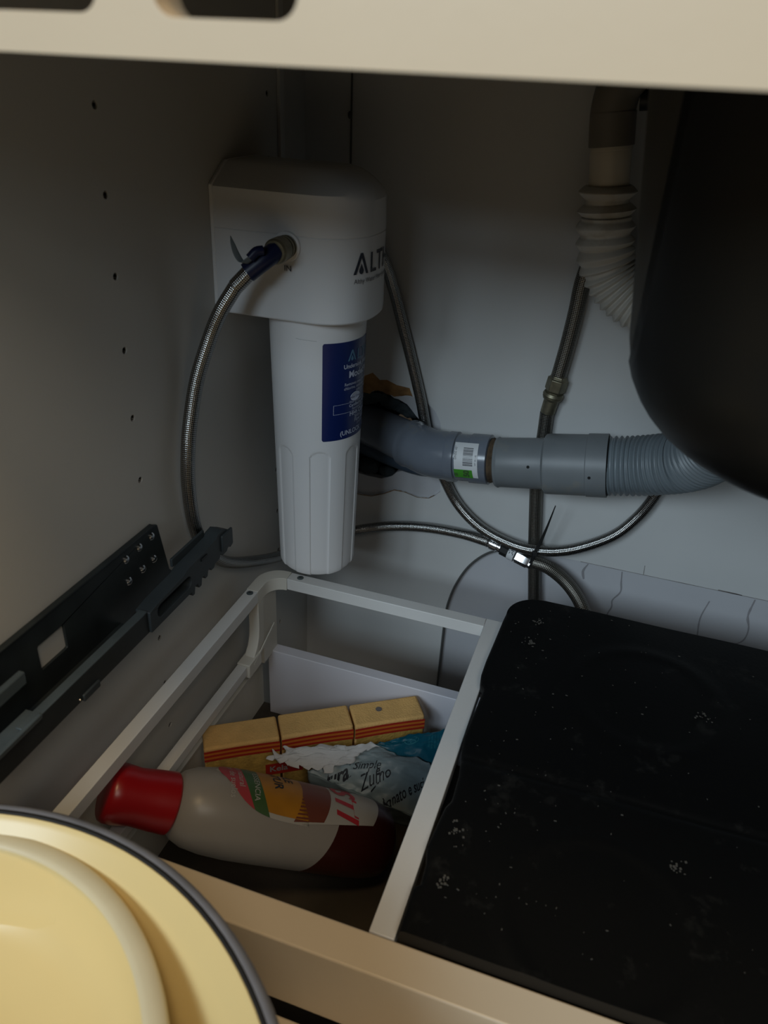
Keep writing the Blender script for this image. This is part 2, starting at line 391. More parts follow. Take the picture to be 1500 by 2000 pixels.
# cracks in the tiles and the joint above them
mb = MB()
def ribbon(mb, pts, w, y):
    P = smooth([(a, y, b) for a, b in pts], 5)
    for i in range(len(P)-1):
        t = (P[i+1]-P[i]).normalized(); n = Vector((t.z, 0, -t.x))
        j = w*(.5 + .9*abs(noise.noise(P[i]*60)))
        j2 = w*(.5 + .9*abs(noise.noise(P[i+1]*60)))
        mb.add([P[i]-n*j, P[i]+n*j, P[i+1]+n*j2, P[i+1]-n*j2], [(0,1,2,3)])
for pts in ([(0.047,-0.583),(0.049,-0.60),(0.051,-0.616),(0.043,-0.632),(0.044,-0.644),(0.040,-0.662),(0.042,-0.70)],
            [(0.218,-0.583),(0.216,-0.61),(0.222,-0.63),(0.220,-0.651),(0.205,-0.668),(0.207,-0.70)],
            [(0.001,-0.582),(-0.004,-0.595),(-0.001,-0.608)], [(0.165,-0.60),(0.16,-0.63),(0.163,-0.66)]):
    ribbon(mb, pts, 0.0016, YB + 0.0052)
mb.build('tile_vein', vein_m, wt, recalc=False, smooth_ang=0, kind='stuff')
mb = MB(); ribbon(mb, [(0.0735,-0.563),(0.0745,-0.577)], 0.0005, YB - 0.0003)
ribbon(mb, [(0.17,-0.5765),(0.20,-0.5772)], 0.0010, YB - 0.0003); ribbon(mb, [(-0.01,-0.5775),(0.1,-0.5775),(0.25,-0.5775),(0.44,-0.5775)], 0.00045, YB - 0.0003)
mb.build('board_split', crack_m, wb, recalc=False, smooth_ang=0, kind='stuff')

struct(MB().box(XL - .018, 0.478, 0.285, 0.953, -0.948, -0.93).build('cabinet_floor', laminate, bev=0.001))
struct(MB().box(XL - .30, 0.75, 0.276, 1.0, 0.078, 0.118).build('ceiling', worktop_m, bev=0.002))
struct(MB().box(-2.5, 2.5, -3.2, 1.0, -1.02, -1.0).build('floor', floor_m))
# vertical strip in the upper rear of the left side panel
struct(MB().box(XL, XL + 0.004, 0.8765, 0.8880, -0.30, 0.077).build('trim_1', white_powder, bev=0.0008))

# front stretcher rail with rounded slots
def stadium(x0, x1, z0, z1, r):
    P = []
    for cx, cz, a0 in ((x1-r, z1-r, 0), (x0+r, z1-r, 90), (x0+r, z0+r, 180), (x1-r, z0+r, 270)):
        P += [(cx + r*math.cos(math.radians(a0 + k*15)), cz + r*math.sin(math.radians(a0 + k*15))) for k in range(7)]
    return P
fr = thing('stretcher_rail', (0, 0.288, 0), 'pale cream front rail with rounded slots crossing the top of the opening', 'rail')
MB().prism([(XL, 0.0), (0.46, 0.0), (0.46, 0.078), (XL, 0.078)], lambda a, b: (a, 0.280, b), lambda a, b: (a, 0.298, b),
           holes=[stadium(-0.290, -0.2045, 0.0135, 0.045, 0.008), stadium(-0.1815, -0.1265, 0.0130, 0.045, 0.008)]).build('rail_board', cream_paint, fr, bev=0.0022, seg=3)

# ------------------------------------------------------------------ drawer slide on the left wall
sl = thing('drawer_slide', (XL, 0.30, -0.50), 'dark metal drawer slide with grey plastic end clip screwed to the left wall', 'slide')
mb = MB().prism([(0.30,-0.404),(0.565,-0.404),(0.575,-0.409),(0.5875,-0.470),(0.598,-0.482),(0.598,-0.500),(0.30,-0.500)],
                lambda a, b: (XL + 0.003, a, b), lambda a, b: (XL + 0.0002, a, b), holes=[stadium(0.3945,0.4275,-0.4545,-0.4295,0.002)])
mb.build('wall_plate', steel_dark, sl, bev=0.0006)
MB().box(XL + .0002, XL + 0.0062, 0.30, 0.566, -0.4055, -0.4035).build('top_flange', steel_dark, sl, bev=0.0005)
for i, (y, z) in enumerate([(0.563,-0.416),(0.542,-0.417),(0.520,-0.418),(0.5625,-0.4425),(0.543,-0.443),(0.520,-0.443)]):
    sc = MB().lathe([(0, 0.0042), (0.0008, 0.0042), (0.0022, 0.0030), (0.0028, 0.0015)], (XL + .003, y, z), (1,0,0), 14, True, True).build('rivet', chrome, sl)
# U channel: floor, outer lip and lit top edge
MB().box(XL + .003, -0.388, 0.300, 0.500, -0.4815, -0.4795).build('channel_floor', steel_dark, sl)
MB().box(-0.3885, -0.3868, 0.300, 0.500, -0.4815, -0.4575).build('channel_lip', steel_dark, sl, bev=0.0004)
MB().box(-0.3955, -0.3868, 0.335, 0.500, -0.4580, -0.4565).build('channel_top', steel_mid, sl, bev=0.0004)
MB().box(-0.3895, -0.3855, 0.300, 0.3535, -0.4600, -0.4555).build('runner_edge', steel_mid, sl, bev=0.0006)
MB().box(-0.4085, -0.3895, 0.300, 0.3600, -0.4660, -0.4640).build('runner_tray', steel_mid, sl, bev=0.0004)
mb = MB().box(-0.4105, -0.4045, 0.300, 0.3640, -0.4385, -0.4260)
mb.build('runner_bar', steel_mid, sl, bev=0.0014, seg=3)
MB().tube([(-0.4000,0.42,-0.4700),(-0.4000,0.47,-0.4665),(-0.398,0.522,-0.4600)], 0.0022, 10, 2).build('spring', braid, sl)
MB().box(-0.3880, -0.3850, 0.400, 0.422, -0.4835, -0.4760).build('catch', clip_grey, sl, bev=0.001)
MB().lathe([(0, 0.0012), (0.001, 0.0008)], (-0.3865, 0.396, -0.478), (1,0,0), 8).build('rivet', chrome, sl)
# plastic end clip
cl_poly = [(0.500,-0.4815),(0.500,-0.4580),(0.515,-0.4555),(0.560,-0.4535),(0.570,-0.4500),(0.600,-0.4490),(0.626,-0.4475),(0.630,-0.4445),(0.642,-0.4430),(0.656,-0.4510),(0.660,-0.4560),(0.662,-0.4720),(0.656,-0.4740),(0.653,-0.4690),(0.648,-0.4745),(0.638,-0.4745),(0.634,-0.4700),(0.632,-0.4750),
           (0.622,-0.4755),(0.619,-0.4790),(0.613,-0.4790),(0.611,-0.4750),(0.607,-0.4755),(0.605,-0.4815),(0.600,-0.4815),(0.598,-0.4765),(0.594,-0.4770),(0.592,-0.4850),(0.587,-0.4850),(0.585,-0.4780),(0.580,-0.4790),(0.578,-0.4870),(0.574,-0.4870),(0.5725,-0.4815)]
cp = MB().prism(cl_poly, lambda a, b: (-0.3840, a, b), lambda a, b: (-0.4000, a, b), holes=[stadium(0.512, 0.574, -0.4735, -0.4595, 0.0065)]).build('end_clip', clip_grey, sl, bev=0.0006, label='slate grey toothed plastic end clip')
MB().box(-0.4000, -0.3940, 0.508, 0.578, -0.4760, -0.4570).build('clip_recess', black_plastic, cp)
MB().box(-0.4020, -0.3990, 0.565, 0.628, -0.4495, -0.4400).build('clip_fin', clip_grey, cp, bev=0.0006)
MB().box(-0.3845, -0.3815, 0.636, 0.6585, -0.4690, -0.4485).build('clip_head', clip_grey, cp, bev=0.001)
MB().box(-0.3842, -0.3828, 0.594, 0.606, -0.4560, -0.4530).build('clip_slot', black_plastic, cp)

# ------------------------------------------------------------------ water filter
fx, fy = -0.333, 0.785
wf = thing('water_filter', (fx, fy, -0.55), 'white water filter with domed head and blue label on left wall', 'water filter')
# head: flat sides, rounded front, chamfered side top, domed front top
def head_ring(z, ins, insx=0.0):
    r = 0.065 - ins; P = []
    xs = fx + 0.012
    P.append((XL, fy - r, z)); 
    for k in range(1, 5): P.append((XL + (xs - XL)*k/5, fy - r, z))
    for k in range(0, 25):
        a = -PI/2 + PI*k/24
        ex = 0.86
        ca, sa = math.cos(a), math.sin(a)
        P.append((xs + (0.0565 - insx)*abs(ca)**ex, fy + r*math.copysign(abs(sa)**ex, sa), z))
    for k in range(4, 0, -1): P.append((XL + (xs - XL)*k/5, fy + r, z))
    P.append((XL, fy + r, z)); return P
rr = []
for z, ins, ix in ((-0.2235,0.0025,0.0025),(-0.2270,0.0010,0.0010),(-0.2255,0.0,0.0),(-0.218,-0.0005,-0.0005),(-0.18,0.0,0.0),(-0.1435,0.0004,0.0002),(-0.1428,0.0012,0.0008),(-0.1420,0.0004,0.0002),
                   (-0.110,0.0008,0.0008),(-0.1045,0.0012,0.004),(-0.1005,0.0068,0.0065),(-0.0950,0.0155,0.0110),(-0.0890,0.0250,0.0190),(-0.0855,0.0305,0.0260),(-0.0835,0.036,0.034)):
    rr.append(head_ring(z, ins, ix))
head = MB().rings(rr).build('head', white_plastic, wf, bev=0, smooth_ang=28)
MB().prism([(fy-.0655,-.2262),(fy+.0655,-.2262),(fy+.0655,-.103),(fy+.036,-.0832),(fy-.036,-.0832),(fy-.0655,-.103)], lambda a, b: (XL, a, b), lambda a, b: (XL + .004, a, b)).build('wall_bracket', white_plastic2, wf, bev=0.0008)
# port with white ring
MB().lathe([(0, 0.0145), (0.0018, 0.0140), (0.0022, 0.0120)], (-0.3385, 0.7195, -0.1530), (0,-1,0), 32, True, True).build('port_ring', white_plastic2, wf)
MB().lathe([(0, 0.0145), (0.0018, 0.0140), (0.0022, 0.0120)], (-0.3385, 0.8505, -0.1530), (0,1,0), 24, True, True).build('port_ring', white_plastic2, wf)
# canister with arched flutes
def canister():
    mb = MB(); N = 240; rr = []
    zs = [-0.222, -0.245] + [-0.245 - 0.1245*k/10 for k in range(1, 11)] + [-0.3695 - 0.0018*k for k in range(1, 14)] + [-0.393 - (0.545-0.393)*k/24 for k in range(1, 25)] + [-0.5485, -0.5505]
    for z in zs:
        r = 0.0535 + (0.0470-0.0535)*(z+0.24)/(-0.545+0.24)
        if z <= -0.5485: r -= 0.0015 if z > -0.55 else 0.004
        ring = []
        for j in range(N):
            a = 2*PI*j/N; rad = r
            k = ((math.degrees(a) - 296 + 360/14) % (360/7)) - 360/14
            hw = 14.0; zt = -0.378
            dx = abs(k)/hw
            if dx < 1.12:
                top = zt - 0.0115*(1 - math.sqrt(max(0, 1 - min(1, dx)**2)))
                edge = max(0, min(1, (1.0 - dx)/0.10)); e2 = max(0, min(1, (top - z)/0.0016))
                rad -= 0.0012*min(edge, e2)
            ring.append((fx + rad*math.cos(a), fy + rad*math.sin(a), z))
        rr.append(ring)
    rr.append([(fx + 0.9*(p[0]-fx), fy + 0.9*(p[1]-fy), -0.5515) for p in rr[-1]])
    return mb.rings(rr)
can = canister().build('canister', white_plastic2, wf, smooth_ang=25)
def can_r(z): return 0.0535 + (0.0470-0.0535)*(z+0.24)/(-0.545+0.24)
def on_can(u, v, lift=0.0004):      # u: arc length from the label's left edge, v: height
    phi = math.radians(62) - u/0.052
    r = can_r(v) + lift
    return (fx + r*math.cos(phi), fy - r*math.sin(phi), v)
Lw = 0.052*math.radians(124); zt, zb_ = -0.2515, -0.3650
def lab(u, v):
    a = u*Lw; 
    k = min(a, Lw-a); cut = 0.0022*(1 - math.sqrt(max(0, 1-(1-min(1, k/0.0022))**2)))
    return on_can(a, zb_ + cut + (zt - zb_ - 2*cut)*v, 0.0003)
lb = MB().grid(lab, 90, 30).build('blue_label', label_blue, wf, recalc=False)
CX = Lw/2
C_ = dict(align='CENTER')
def T(txt, size, v, **kw): return (txt, size, CX, v, dict(align='CENTER', **kw))
text_on([T('Undersink Water Filter', 0.0068, -0.2815, bold=.02), T('Model:W01', 0.0105, -0.2925, bold=.03),
         T('Removes over 99.99% of Lead,', 0.0049, -0.3015), T('chlorine, sediment, chloramine,', 0.0049, -0.3062), T('odor and rust', 0.0044, -0.3105),
         T('High Capacity', 0.0078, -0.3385, bold=.02), T('8000 Gallons', 0.0048, -0.3430), T('Flow Rate', 0.0064, -0.3478, bold=.01), T('2.0 GPM', 0.0042, -0.3520),
         T('(UNLOCK     LOCK)', 0.0078, -0.3602, bold=.02),
         T('This system is Tested and', 0.0044, -0.3235), T('Certified to NSF/ANSI', 0.0050, -0.3278, bold=.02), T('Standard 42 and 372', 0.0044, -0.3318)],
        lambda u, v: on_can(u, v, 0.0007), print_white, lb)
mb = MB()   # oval seal and thin box round the certification text
mb.prism([(CX-0.0135 + 0.0085*math.cos(a*PI/12), -0.3130 - 0.003 + 0.0052*math.sin(a*PI/12)) for a in range(24)], lambda a, b: on_can(a, b, 0.0011), lambda a, b: on_can(a, b, 0.0014))
x0, x1, z0, z1 = CX-0.0435, CX+0.0435, -0.3335, -0.3222
for a0, a1, b0, b1 in ((x0,x1,z1-.0003,z1),(x0,x1,z0,z0+.0003),(x0,x0+.0004,z0,z1),(x1-.0004,x1,z0,z1)):
    n = 30 if a1-a0 > .01 else 1
    for k in range(n):
        p0 = a0 + (a1-a0)*k/n; p1 = a0 + (a1-a0)*(k+1)/n
        mb.add([on_can(p0,b0,.0006),on_can(p1,b0,.0006),on_can(p1,b1,.0006),on_can(p0,b1,.0006)], [(0,1,2,3)])
mb.build('label_seal', print_white, lb, recalc=False, smooth_ang=0)
text_on([('Water Quality', 0.0032, CX-0.0135, -0.3172, dict(align='CENTER'))], lambda u, v: on_can(u, v, 0.0016), label_blue, lb)
# the A with a drop, then LTHY
def logo(o_u, o_v, s, fn, m, parent):
    mb = MB()
    for poly in ([(0,0),(.17,0),(.50,.78),(.83,0),(1.0,0),(.58,1.0),(.42,1.0)],):
        # densify so that it wraps
        mb.prism([(0,0),(.17,0),(.32,.36),(.50,.78),(.50,1.0),(.42,1.0),(.21,.5)], lambda a, b: fn(o_u+a*s, o_v+b*s), lambda a, b: fn(o_u+a*s, o_v+b*s, .0001))
        mb.prism([(1,0),(.83,0),(.68,.36),(.50,.78),(.50,1.0),(.58,1.0),(.79,.5)], lambda a, b: fn(o_u+a*s, o_v+b*s), lambda a, b: fn(o_u+a*s, o_v+b*s, .0001))
    drop = [(.5,.50)] + [(.5 + .15*math.cos(math.radians(t)), .16 + .16*math.sin(math.radians(t))) for t in range(20, -201, -20)]
    mb.prism(drop, lambda a, b: fn(o_u+a*s, o_v+b*s), lambda a, b: fn(o_u+a*s, o_v+b*s, .0001))
    vs, fs = text_mesh('LTHY', s*1.38, bold=.01, spacing=1.05)
    mb.add([fn(o_u + s*1.12 + a, o_v + b) for a, b in vs], fs)
    return mb.build('logo', m, parent, recalc=False, smooth_ang=0)
logo(CX-0.0270, -0.2735, 0.0120, lambda u, v, d=0: on_can(u, v, 0.0006+d), print_pale, lb)
def on_head(u, v, d=0):
    # arc length from the middle of the rounded front
    xs = fx + 0.012; best = None
    # table of the outline
    L = HT[-1][0]; t = u + L/2
    t = max(0, min(L-1e-6, t)); k = 0
    while HT[k+1][0] < t: k += 1
    f = (t - HT[k][0])/(HT[k+1][0]-HT[k][0])
    p = HT[k][1].lerp(HT[k+1][1], f)
    n = Vector((p.x - fx + .01, p.y - fy, 0)).normalized()
    return (p.x + n.x*(.0005+d), p.y + n.y*(.0005+d), v)
HT = []; prev = None; acc = 0
for k in range(0, 97):
    a = -PI/2 + PI*k/96; ca, sa = math.cos(a), math.sin(a)
    p = Vector((fx + .012 + 0.0565*abs(ca)**.86, fy + 0.065*math.copysign(abs(sa)**.86, sa), 0))
    if prev is not None: acc += (p-prev).length
    HT.append((acc, p)); prev = p
logo(-0.0475, -0.1775, 0.0205, on_head, print_dark, wf)
text_on([('Althy Water Filter System', 0.0066, -0.0465, -0.1865)], lambda u, v: on_head(u, v), print_grey, wf)
text_on([('IN', 0.0080, -0.3415, -0.1762, dict(bold=.008))], lambda u, v: (u, 0.7182, v), print_dark, wf)
# thin seam on the canister front
mb = MB(); mb.grid(lambda u, v: on_can(-0.028 + 0.022*u, -0.2475 - 0.0002*v - .0012*u, 0.0003), 10, 1); mb.build('mould_line', tag_grey, can, recalc=False)

# ------------------------------------------------------------------ hoses
def hose(name, pts, r, label, cat='hose', group=None):
    o = thing(name, pts[0], label, cat, group); return o
def tube_part(pts, r, m, parent, name, n=16, res=8): return MB().tube(pts, r, n, res).build(name, m, parent, smooth_ang=60)

IN = [(-0.3373,0.72,-0.1523),(-0.337,0.702,-0.1527),(-0.3436,0.69,-0.1556),(-0.3533,0.682,-0.1628),(-0.3725,0.675,-0.1866),(-0.3868,0.668,-0.2115),(-0.3978,0.662,-0.2395),(-0.407,0.65,-0.2769),(-0.4096,0.636,-0.3163),(-0.4096,0.627,-0.3466),(-0.4096,0.622,-0.3855),(-0.4105,0.628,-0.4354),(-0.4105,0.645,-0.4748),(-0.4105,0.685,-0.5175),(-0.4063,0.75,-0.5552),(-0.4019,0.83,-0.5913),(-0.3773,0.89,-0.5959),(-0.3352,0.925,-0.5897),(-0.2845,0.938,-0.577),(-0.2313,0.94,-0.5674),(-0.1785,0.94,-0.5652),(-0.1391,0.938,-0.5681)]
ih = thing('inlet_hose', IN[0], 'braided steel hose curving from the IN port round behind the filter', 'hose')
tube_part(IN[4:], 0.0074, braid, ih, 'braided_sleeve')
tube_part([(-0.3465,0.6875,-0.1572),(-0.3725,0.6745,-0.1866)], 0.0078, braid, ih, 'braided_sleeve', res=1)
MB().lathe([(0,.0106),(.004,.0112),(.004,.0100),(.007,.0100),(.007,.0114),(.010,.0114),(.010,.0098),(.013,.0098),(.013,.0120),(.026,.0120),(.028,.0105)], (-0.3375,0.7185,-0.1523), (-0.02,-1,-0.04), 24).build('fitting', brass_dull, ih, label='dull brass threaded fitting')
a0 = Vector((-0.3375,0.6960,-0.1528)); a1 = Vector((-0.3600,0.6765,-0.1725))
MB().tube([a0, a0.lerp(a1,.5)+Vector((.002,-.001,.002)), a1], 0.0096, 20, 6).build('blue_tape_band', tape_blue, ih, label='blue tape wrapped round the hose end')
# loose tape end sticking up beside the hose
def ribbon3(pts, width, n=8):
    P = smooth(pts, n); W = Vector(width); mb = MB()
    mb.grid(lambda u, v: tuple(P[min(len(P)-1, round(u*(len(P)-1)))] + W*(v-.5)*2), len(P)-1, 1); return mb
mb = MB(); TW = [(0.0012,.6),(0.0046,.8),(0.0060,1),(0.0062,1),(0.0055,1),(0.0036,1),(0.0006,1)]
TPn = [(-0.3470,0.672,-0.1500),(-0.3505,0.668,-0.1545),(-0.3590,0.667,-0.1610),(-0.3632,0.667,-0.1590),(-0.3668,0.667,-0.1530),(-0.3695,0.667,-0.1450),(-0.3715,0.668,-0.1385)]
PQ = smooth(TPn, 8)
def tailf(u, v):
    k = u*(len(PQ)-1); i = min(int(k), len(PQ)-2); p = PQ[i].lerp(PQ[i+1], k-i)
    q = u*6; a = min(int(q), 5); wd = TW[a][0]*(1-(q-a)) + TW[min(a+1,6)][0]*(q-a)
    return tuple(p + Vector((0.84,0.46,-0.22))*wd*(v-.35)*1.25)
mb.grid(tailf, 40, 4)
mb.v = [tuple(Vector(p)) for p in mb.v]
mb.build('tape_tail', tag_grey, ih, solid=0.0004, label='grey loose end of the tape')
MB().tube([(-0.3430,0.6770,-0.1500),(-0.3480,0.6730,-0.1510),(-0.3530,0.6690,-0.1570)], 0.0045, 12, 5).build('tape_fold', tape_blue, ih)
# crimp and connector
ax = (Vector((-0.1191,0.935,-0.5717)) - Vector((-0.1391,0.938,-0.5681))).normalized()
MB().lathe([(0,.0078),(.0015,.0082),(.003,.0072),(.0045,.0072),(.0052,.0084),(.015,.0084),(.0155,.0066),(.0175,.0066),(.0180,.0076),(.0205,.0076),(.021,.006)], IN[-1], ax, 20).build('crimp', chrome, ih, label='bright crimp collar')
c0 = Vector((-0.1185,0.935,-0.5719)); c1 = Vector((-0.0765,0.9255,-0.5796)); ax = (c1-c0).normalized(); 
vc = thing('hose_coupler', c0, 'small black and steel hose coupler with white tag, below the drain pipe', 'coupler')
MB().lathe([(0,.006),(.001,.0092),(.016,.0092),(.017,.008)], c0, ax, 8).build('black_sleeve', black_rubber, vc)
MB().lathe([(0,.0098),(.0095,.0098)], c0 + ax*.0125, ax, 20).build('white_tag', sticker_white, vc)
mb = MB()
for k in range(9):
    p = c0 + ax*(.0140 + .0008*k) ; side = Vector((-.1,-.75,.55)).normalized()
    s2 = ax.cross(side).normalized()
    q = p + side*0.0099 + s2*(random.uniform(-.0045,.0045))
    mb.obox(q, ax*.0006, s2*random.uniform(.0005,.0014), side*.0002)
mb.build('tag_print', print_dark, vc)
MB().lathe([(0,.0080),(.001,.0094),(.018,.0094),(.020,.0078),(.023,.0078)], c0 + ax*.0235, ax, 6).build('steel_nut', chrome, vc)
LOW = [(-0.0740,0.9240,-0.5765),(-0.0511,0.9245,-0.5800),(-0.0277,0.925,-0.594),(-0.0091,0.92,-0.6087),(0.0056,0.91,-0.6237),(0.0185,0.90,-0.645),(0.024,0.89,-0.69),(0.02,0.88,-0.74)]
lh = thing('lower_hose', LOW[0], 'worn braided hose dropping from the steel coupler behind the black lid', 'hose')
tube_part([tuple(Vector(p) + Vector((0.002,0,0))*(i == 0)) for i, p in enumerate(LOW)], 0.0092, braid_old, lh, 'braided_sleeve')
OUT = [(-0.3385,0.851,-0.153),(-0.3375,0.872,-0.1535),(-0.330,0.888,-0.158),(-0.318,0.905,-0.170),(-0.3045,0.922,-0.200),(-0.2952,0.935,-0.235),(-0.2852,0.94,-0.2704),(-0.2691,0.943,-0.3226),(-0.2523,0.9435,-0.3767),(-0.2366,0.9435,-0.4333),(-0.2102,0.943,-0.4859),(-0.1869,0.942,-0.5207),(-0.1546,0.936,-0.5440),(-0.1161,0.928,-0.5550),(-0.0755,0.922,-0.5565),(-0.0282,0.925,-0.5470),(0.0203,0.935,-0.5214),(0.0468,0.94,-0.4907),(0.0645,0.942,-0.4528),(0.0741,0.943,-0.4111),(0.0772,0.943,-0.3704),(0.082,0.94,-0.30)]
oh = thing('outlet_hose', OUT[0], 'braided steel hose looping from behind the filter down under the grey drain', 'hose')
tube_part(OUT, 0.0074, braid, oh, 'braided_sleeve')
SUP = [(-0.0500,0.925,-0.1000),(-0.0583,0.93,-0.1522),(-0.0682,0.935,-0.1962),(-0.0707,0.938,-0.2355),(-0.0746,0.94,-0.2798),(-0.0797,0.94,-0.3227)]
sh = thing('supply_hose', (-0.0797,0.94,-0.3227), 'dull braided supply hose joined by a brass nut, running straight down the back wall', 'hose')
tube_part(SUP, 0.0094, braid_old, sh, 'braided_sleeve')
d = (Vector((-0.0856,0.942,-0.3616)) - Vector((-0.0787,0.94,-0.3150))).normalized(); n0 = Vector((-0.0785,0.9395,-0.3180))
MB().lathe([(-.004,.0096),(-.002,.0105),(0,.0105),(.001,.0130),(.016,.0130),(.0175,.0110),(.020,.0110)], n0, d, 6).build('brass_nut', brass_dull, sh, bev=0.0008)
MB().lathe([(0,.0120),(.0035,.0132),(.0055,.0118),(.0062,.0126),(.0085,.0118),(.0105,.0095),(.028,.0092)], n0 + d*.0195, d, 14).build('olive', brass_dull, sh)
tube_part([(-0.0860,0.9415,-0.3655),(-0.0857,0.9425,-0.3972),(-0.0862,0.943,-0.4487),(-0.084,0.943,-0.4788),(-0.075,0.943,-0.5571),(-0.0628,0.943,-0.6493),(-0.0558,0.942,-0.7005),(-0.052,0.942,-0.929)], 0.0088, braid_old, sh, 'braided_sleeve')
# cable tie
ct = thing('cable_tie', (-0.069,0.915,-0.556), 'black cable tie with a long pointed tail binding the hoses', 'cable tie')
TP = [Vector(p) for p in ((-0.0532,0.900,-0.4719),(-0.0601,0.907,-0.5120),(-0.0665,0.9125,-0.5430),(-0.0695,0.9130,-0.5530),(-0.0725,0.9180,-0.5700),(-0.0765,0.9225,-0.5860),(-0.078,0.935,-0.592))]
P = smooth(TP, 5); mb = MB(); rr = []
for i, p in enumerate(P):
    t = (P[min(i+1,len(P)-1)]-P[max(0,i-1)]).normalized(); wv = t.cross(Vector((0,-1,0))).normalized(); tv = t.cross(wv)
    hw = 0.0006 + 0.0017*min(1, i/9); rr.append([p - wv*hw - tv*.0006, p + wv*hw - tv*.0006, p + wv*hw + tv*.0006, p - wv*hw + tv*.0006])
mb.rings(rr).build('strap', black_rubber, ct, smooth_ang=30)
MB().obox((-0.0695,0.9115,-0.5550), (0.0032,0,.001), (0,.002,0), (-.001,0,.0035)).build('tie_head', black_rubber, ct, bev=0.0006)
# thin cable following the cut corner of the board
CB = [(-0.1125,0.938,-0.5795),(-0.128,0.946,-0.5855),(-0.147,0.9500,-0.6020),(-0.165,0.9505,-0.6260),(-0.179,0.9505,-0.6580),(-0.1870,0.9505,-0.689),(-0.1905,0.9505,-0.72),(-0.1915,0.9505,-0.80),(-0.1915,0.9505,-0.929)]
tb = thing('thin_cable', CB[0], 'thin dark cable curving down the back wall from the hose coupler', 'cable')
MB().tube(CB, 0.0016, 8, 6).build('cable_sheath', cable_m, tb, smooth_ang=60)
uc = thing('corner_cable', (-0.363,0.951,0.077), 'thin dark cord hanging down the back wall above the filter', 'cord')
MB().tube([(-0.3630,0.9515,0.0775),(-0.3628,0.9515,-0.03),(-0.3622,0.9515,-0.10),(-0.3625,0.9515,-0.2),(-0.362,0.9515,-0.35)], 0.0011, 8, 4).build('cord_sheath', cable_m, uc, smooth_ang=60)
MB().lathe([(0,.0012),(.002,.0026),(.006,.0026),(.008,.0012)], (-0.3640,0.9510,-0.0420), (0,0,-1), 10).build('cord_bead', cable_m, uc)

# ------------------------------------------------------------------ grey drain
DR = [(-0.3881,0.99,-0.4366),(-0.3506,0.975,-0.437),(-0.3126,0.955,-0.4349),(-0.2658,0.925,-0.4317),(-0.2229,0.90,-0.4301),(-0.194,0.894,-0.427),(-0.1406,0.892,-0.4206),(-0.1305,0.892,-0.4222),(-0.0766,0.892,-0.415),(-0.0702,0.892,-0.4151),(0.0016,0.892,-0.4006)]
dr = thing('drain_pipe', (-0.08,0.892,-0.455), 'grey plastic drain pipe with ribbed hose running from the wall cut-out to the sink', 'drain pipe')
MB().tube(DR[0:5], 0.0285, 32, 8).build('wall_pipe', pvc_grey, dr, smooth_ang=60)
elb = MB().tube([(-0.2560,0.9195,-0.4312),(-0.2420,0.9110,-0.4308),(-0.2250,0.9015,-0.4305),(-0.2080,0.8960,-0.4285),(-0.1850,0.8935,-0.4262)], lambda t: 0.0312 + 0.0016*math.exp(-((t-.002)/.004)**2), 36, 5).build('elbow', pvc_grey, dr, smooth_ang=60)
axp = Vector((0.0534,-0.002,0.0064)).normalized()
MB().lathe([(0,.0318),(.002,.0325),(.012,.0325),(.013,.0300),(.030,.0300),(.031,.0318),(.0545,.0318),(.0555,.0295)], (-0.1960,0.894,-0.4274), axp, 40).build('collar', pvc_grey, dr)
MB().lathe([(0,.0275),(.003,.0288),(.006,.0272),(.010,.0285),(.014,.0270)], (-0.1420,0.892,-0.4215), axp, 40).build('joint_residue', rust_m, dr, label='rusty brown sealing residue at the pipe joint')
a2 = (Vector((0.0016,0.892,-0.4006)) - Vector((-0.1305,0.892,-0.4222))).normalized(); b2 = Vector((-0.1345,0.892,-0.4228))
MB().lathe([(0,.0285),(.001,.0308),(.004,.0322),(.006,.0312),(.056,.0318),(.060,.0322),(.063,.0370),(.067,.0374),(.112,.0374),(.113,.0386),(.1365,.0386),(.1365,.0360),(.125,.0355)], b2, a2, 48, True, True).build('socket_coupling', pvc_grey2, dr, smooth_ang=30)
for t, ph in ((0.0455, 1.30), (0.118, 1.55)):
    side = Vector((0,-1,0)); upv = a2.cross(side).normalized(); 
    if upv.z < 0: upv = -upv
    r_ = .0318 if t < .06 else .0386
    nrm = (side*math.sin(ph) + upv*math.cos(ph)).normalized()
    MB().lathe([(0,.0019),(.0004,.0018)], b2 + a2*t + nrm*(r_ - .0001), nrm, 12).build('mould_mark', hole_m, dr)
MB().lathe([(0,.0352),(.0012,.0368),(.0024,.0352)], b2 + a2*.1358, a2, 48, False, False).build('seal_ring', black_rubber, dr)
CR = [(-0.0120,0.892,-0.4034),(0.0004,0.892,-0.4009),(0.0303,0.89,-0.3939),(0.0575,0.883,-0.3833),(0.0826,0.87,-0.368),(0.0991,0.85,-0.3465),(0.1102,0.82,-0.311),(0.1133,0.79,-0.2711)]
def ribf(t):
    return 0.0338 + 0.0024*(max(0, math.sin(2*PI*t/0.0066))**0.6 if math.sin(2*PI*t/0.0066) > 0 else -0.25*abs(math.sin(2*PI*t/0.0066)))
MB().tube(CR, ribf, 40, 8, step=0.0008).build('ribbed_hose', pvc_corr, dr, smooth_ang=50)
MB().tube([(-0.375,0.995,-0.4777),(-0.3143,0.968,-0.4766),(-0.2617,0.952,-0.4781),(-0.235,0.957,-0.480)], 0.0125, 20, 6).build('side_conduit', mat('slate_blue_conduit', (0.05, 0.075, 0.11), 0.5), dr, smooth_ang=60)
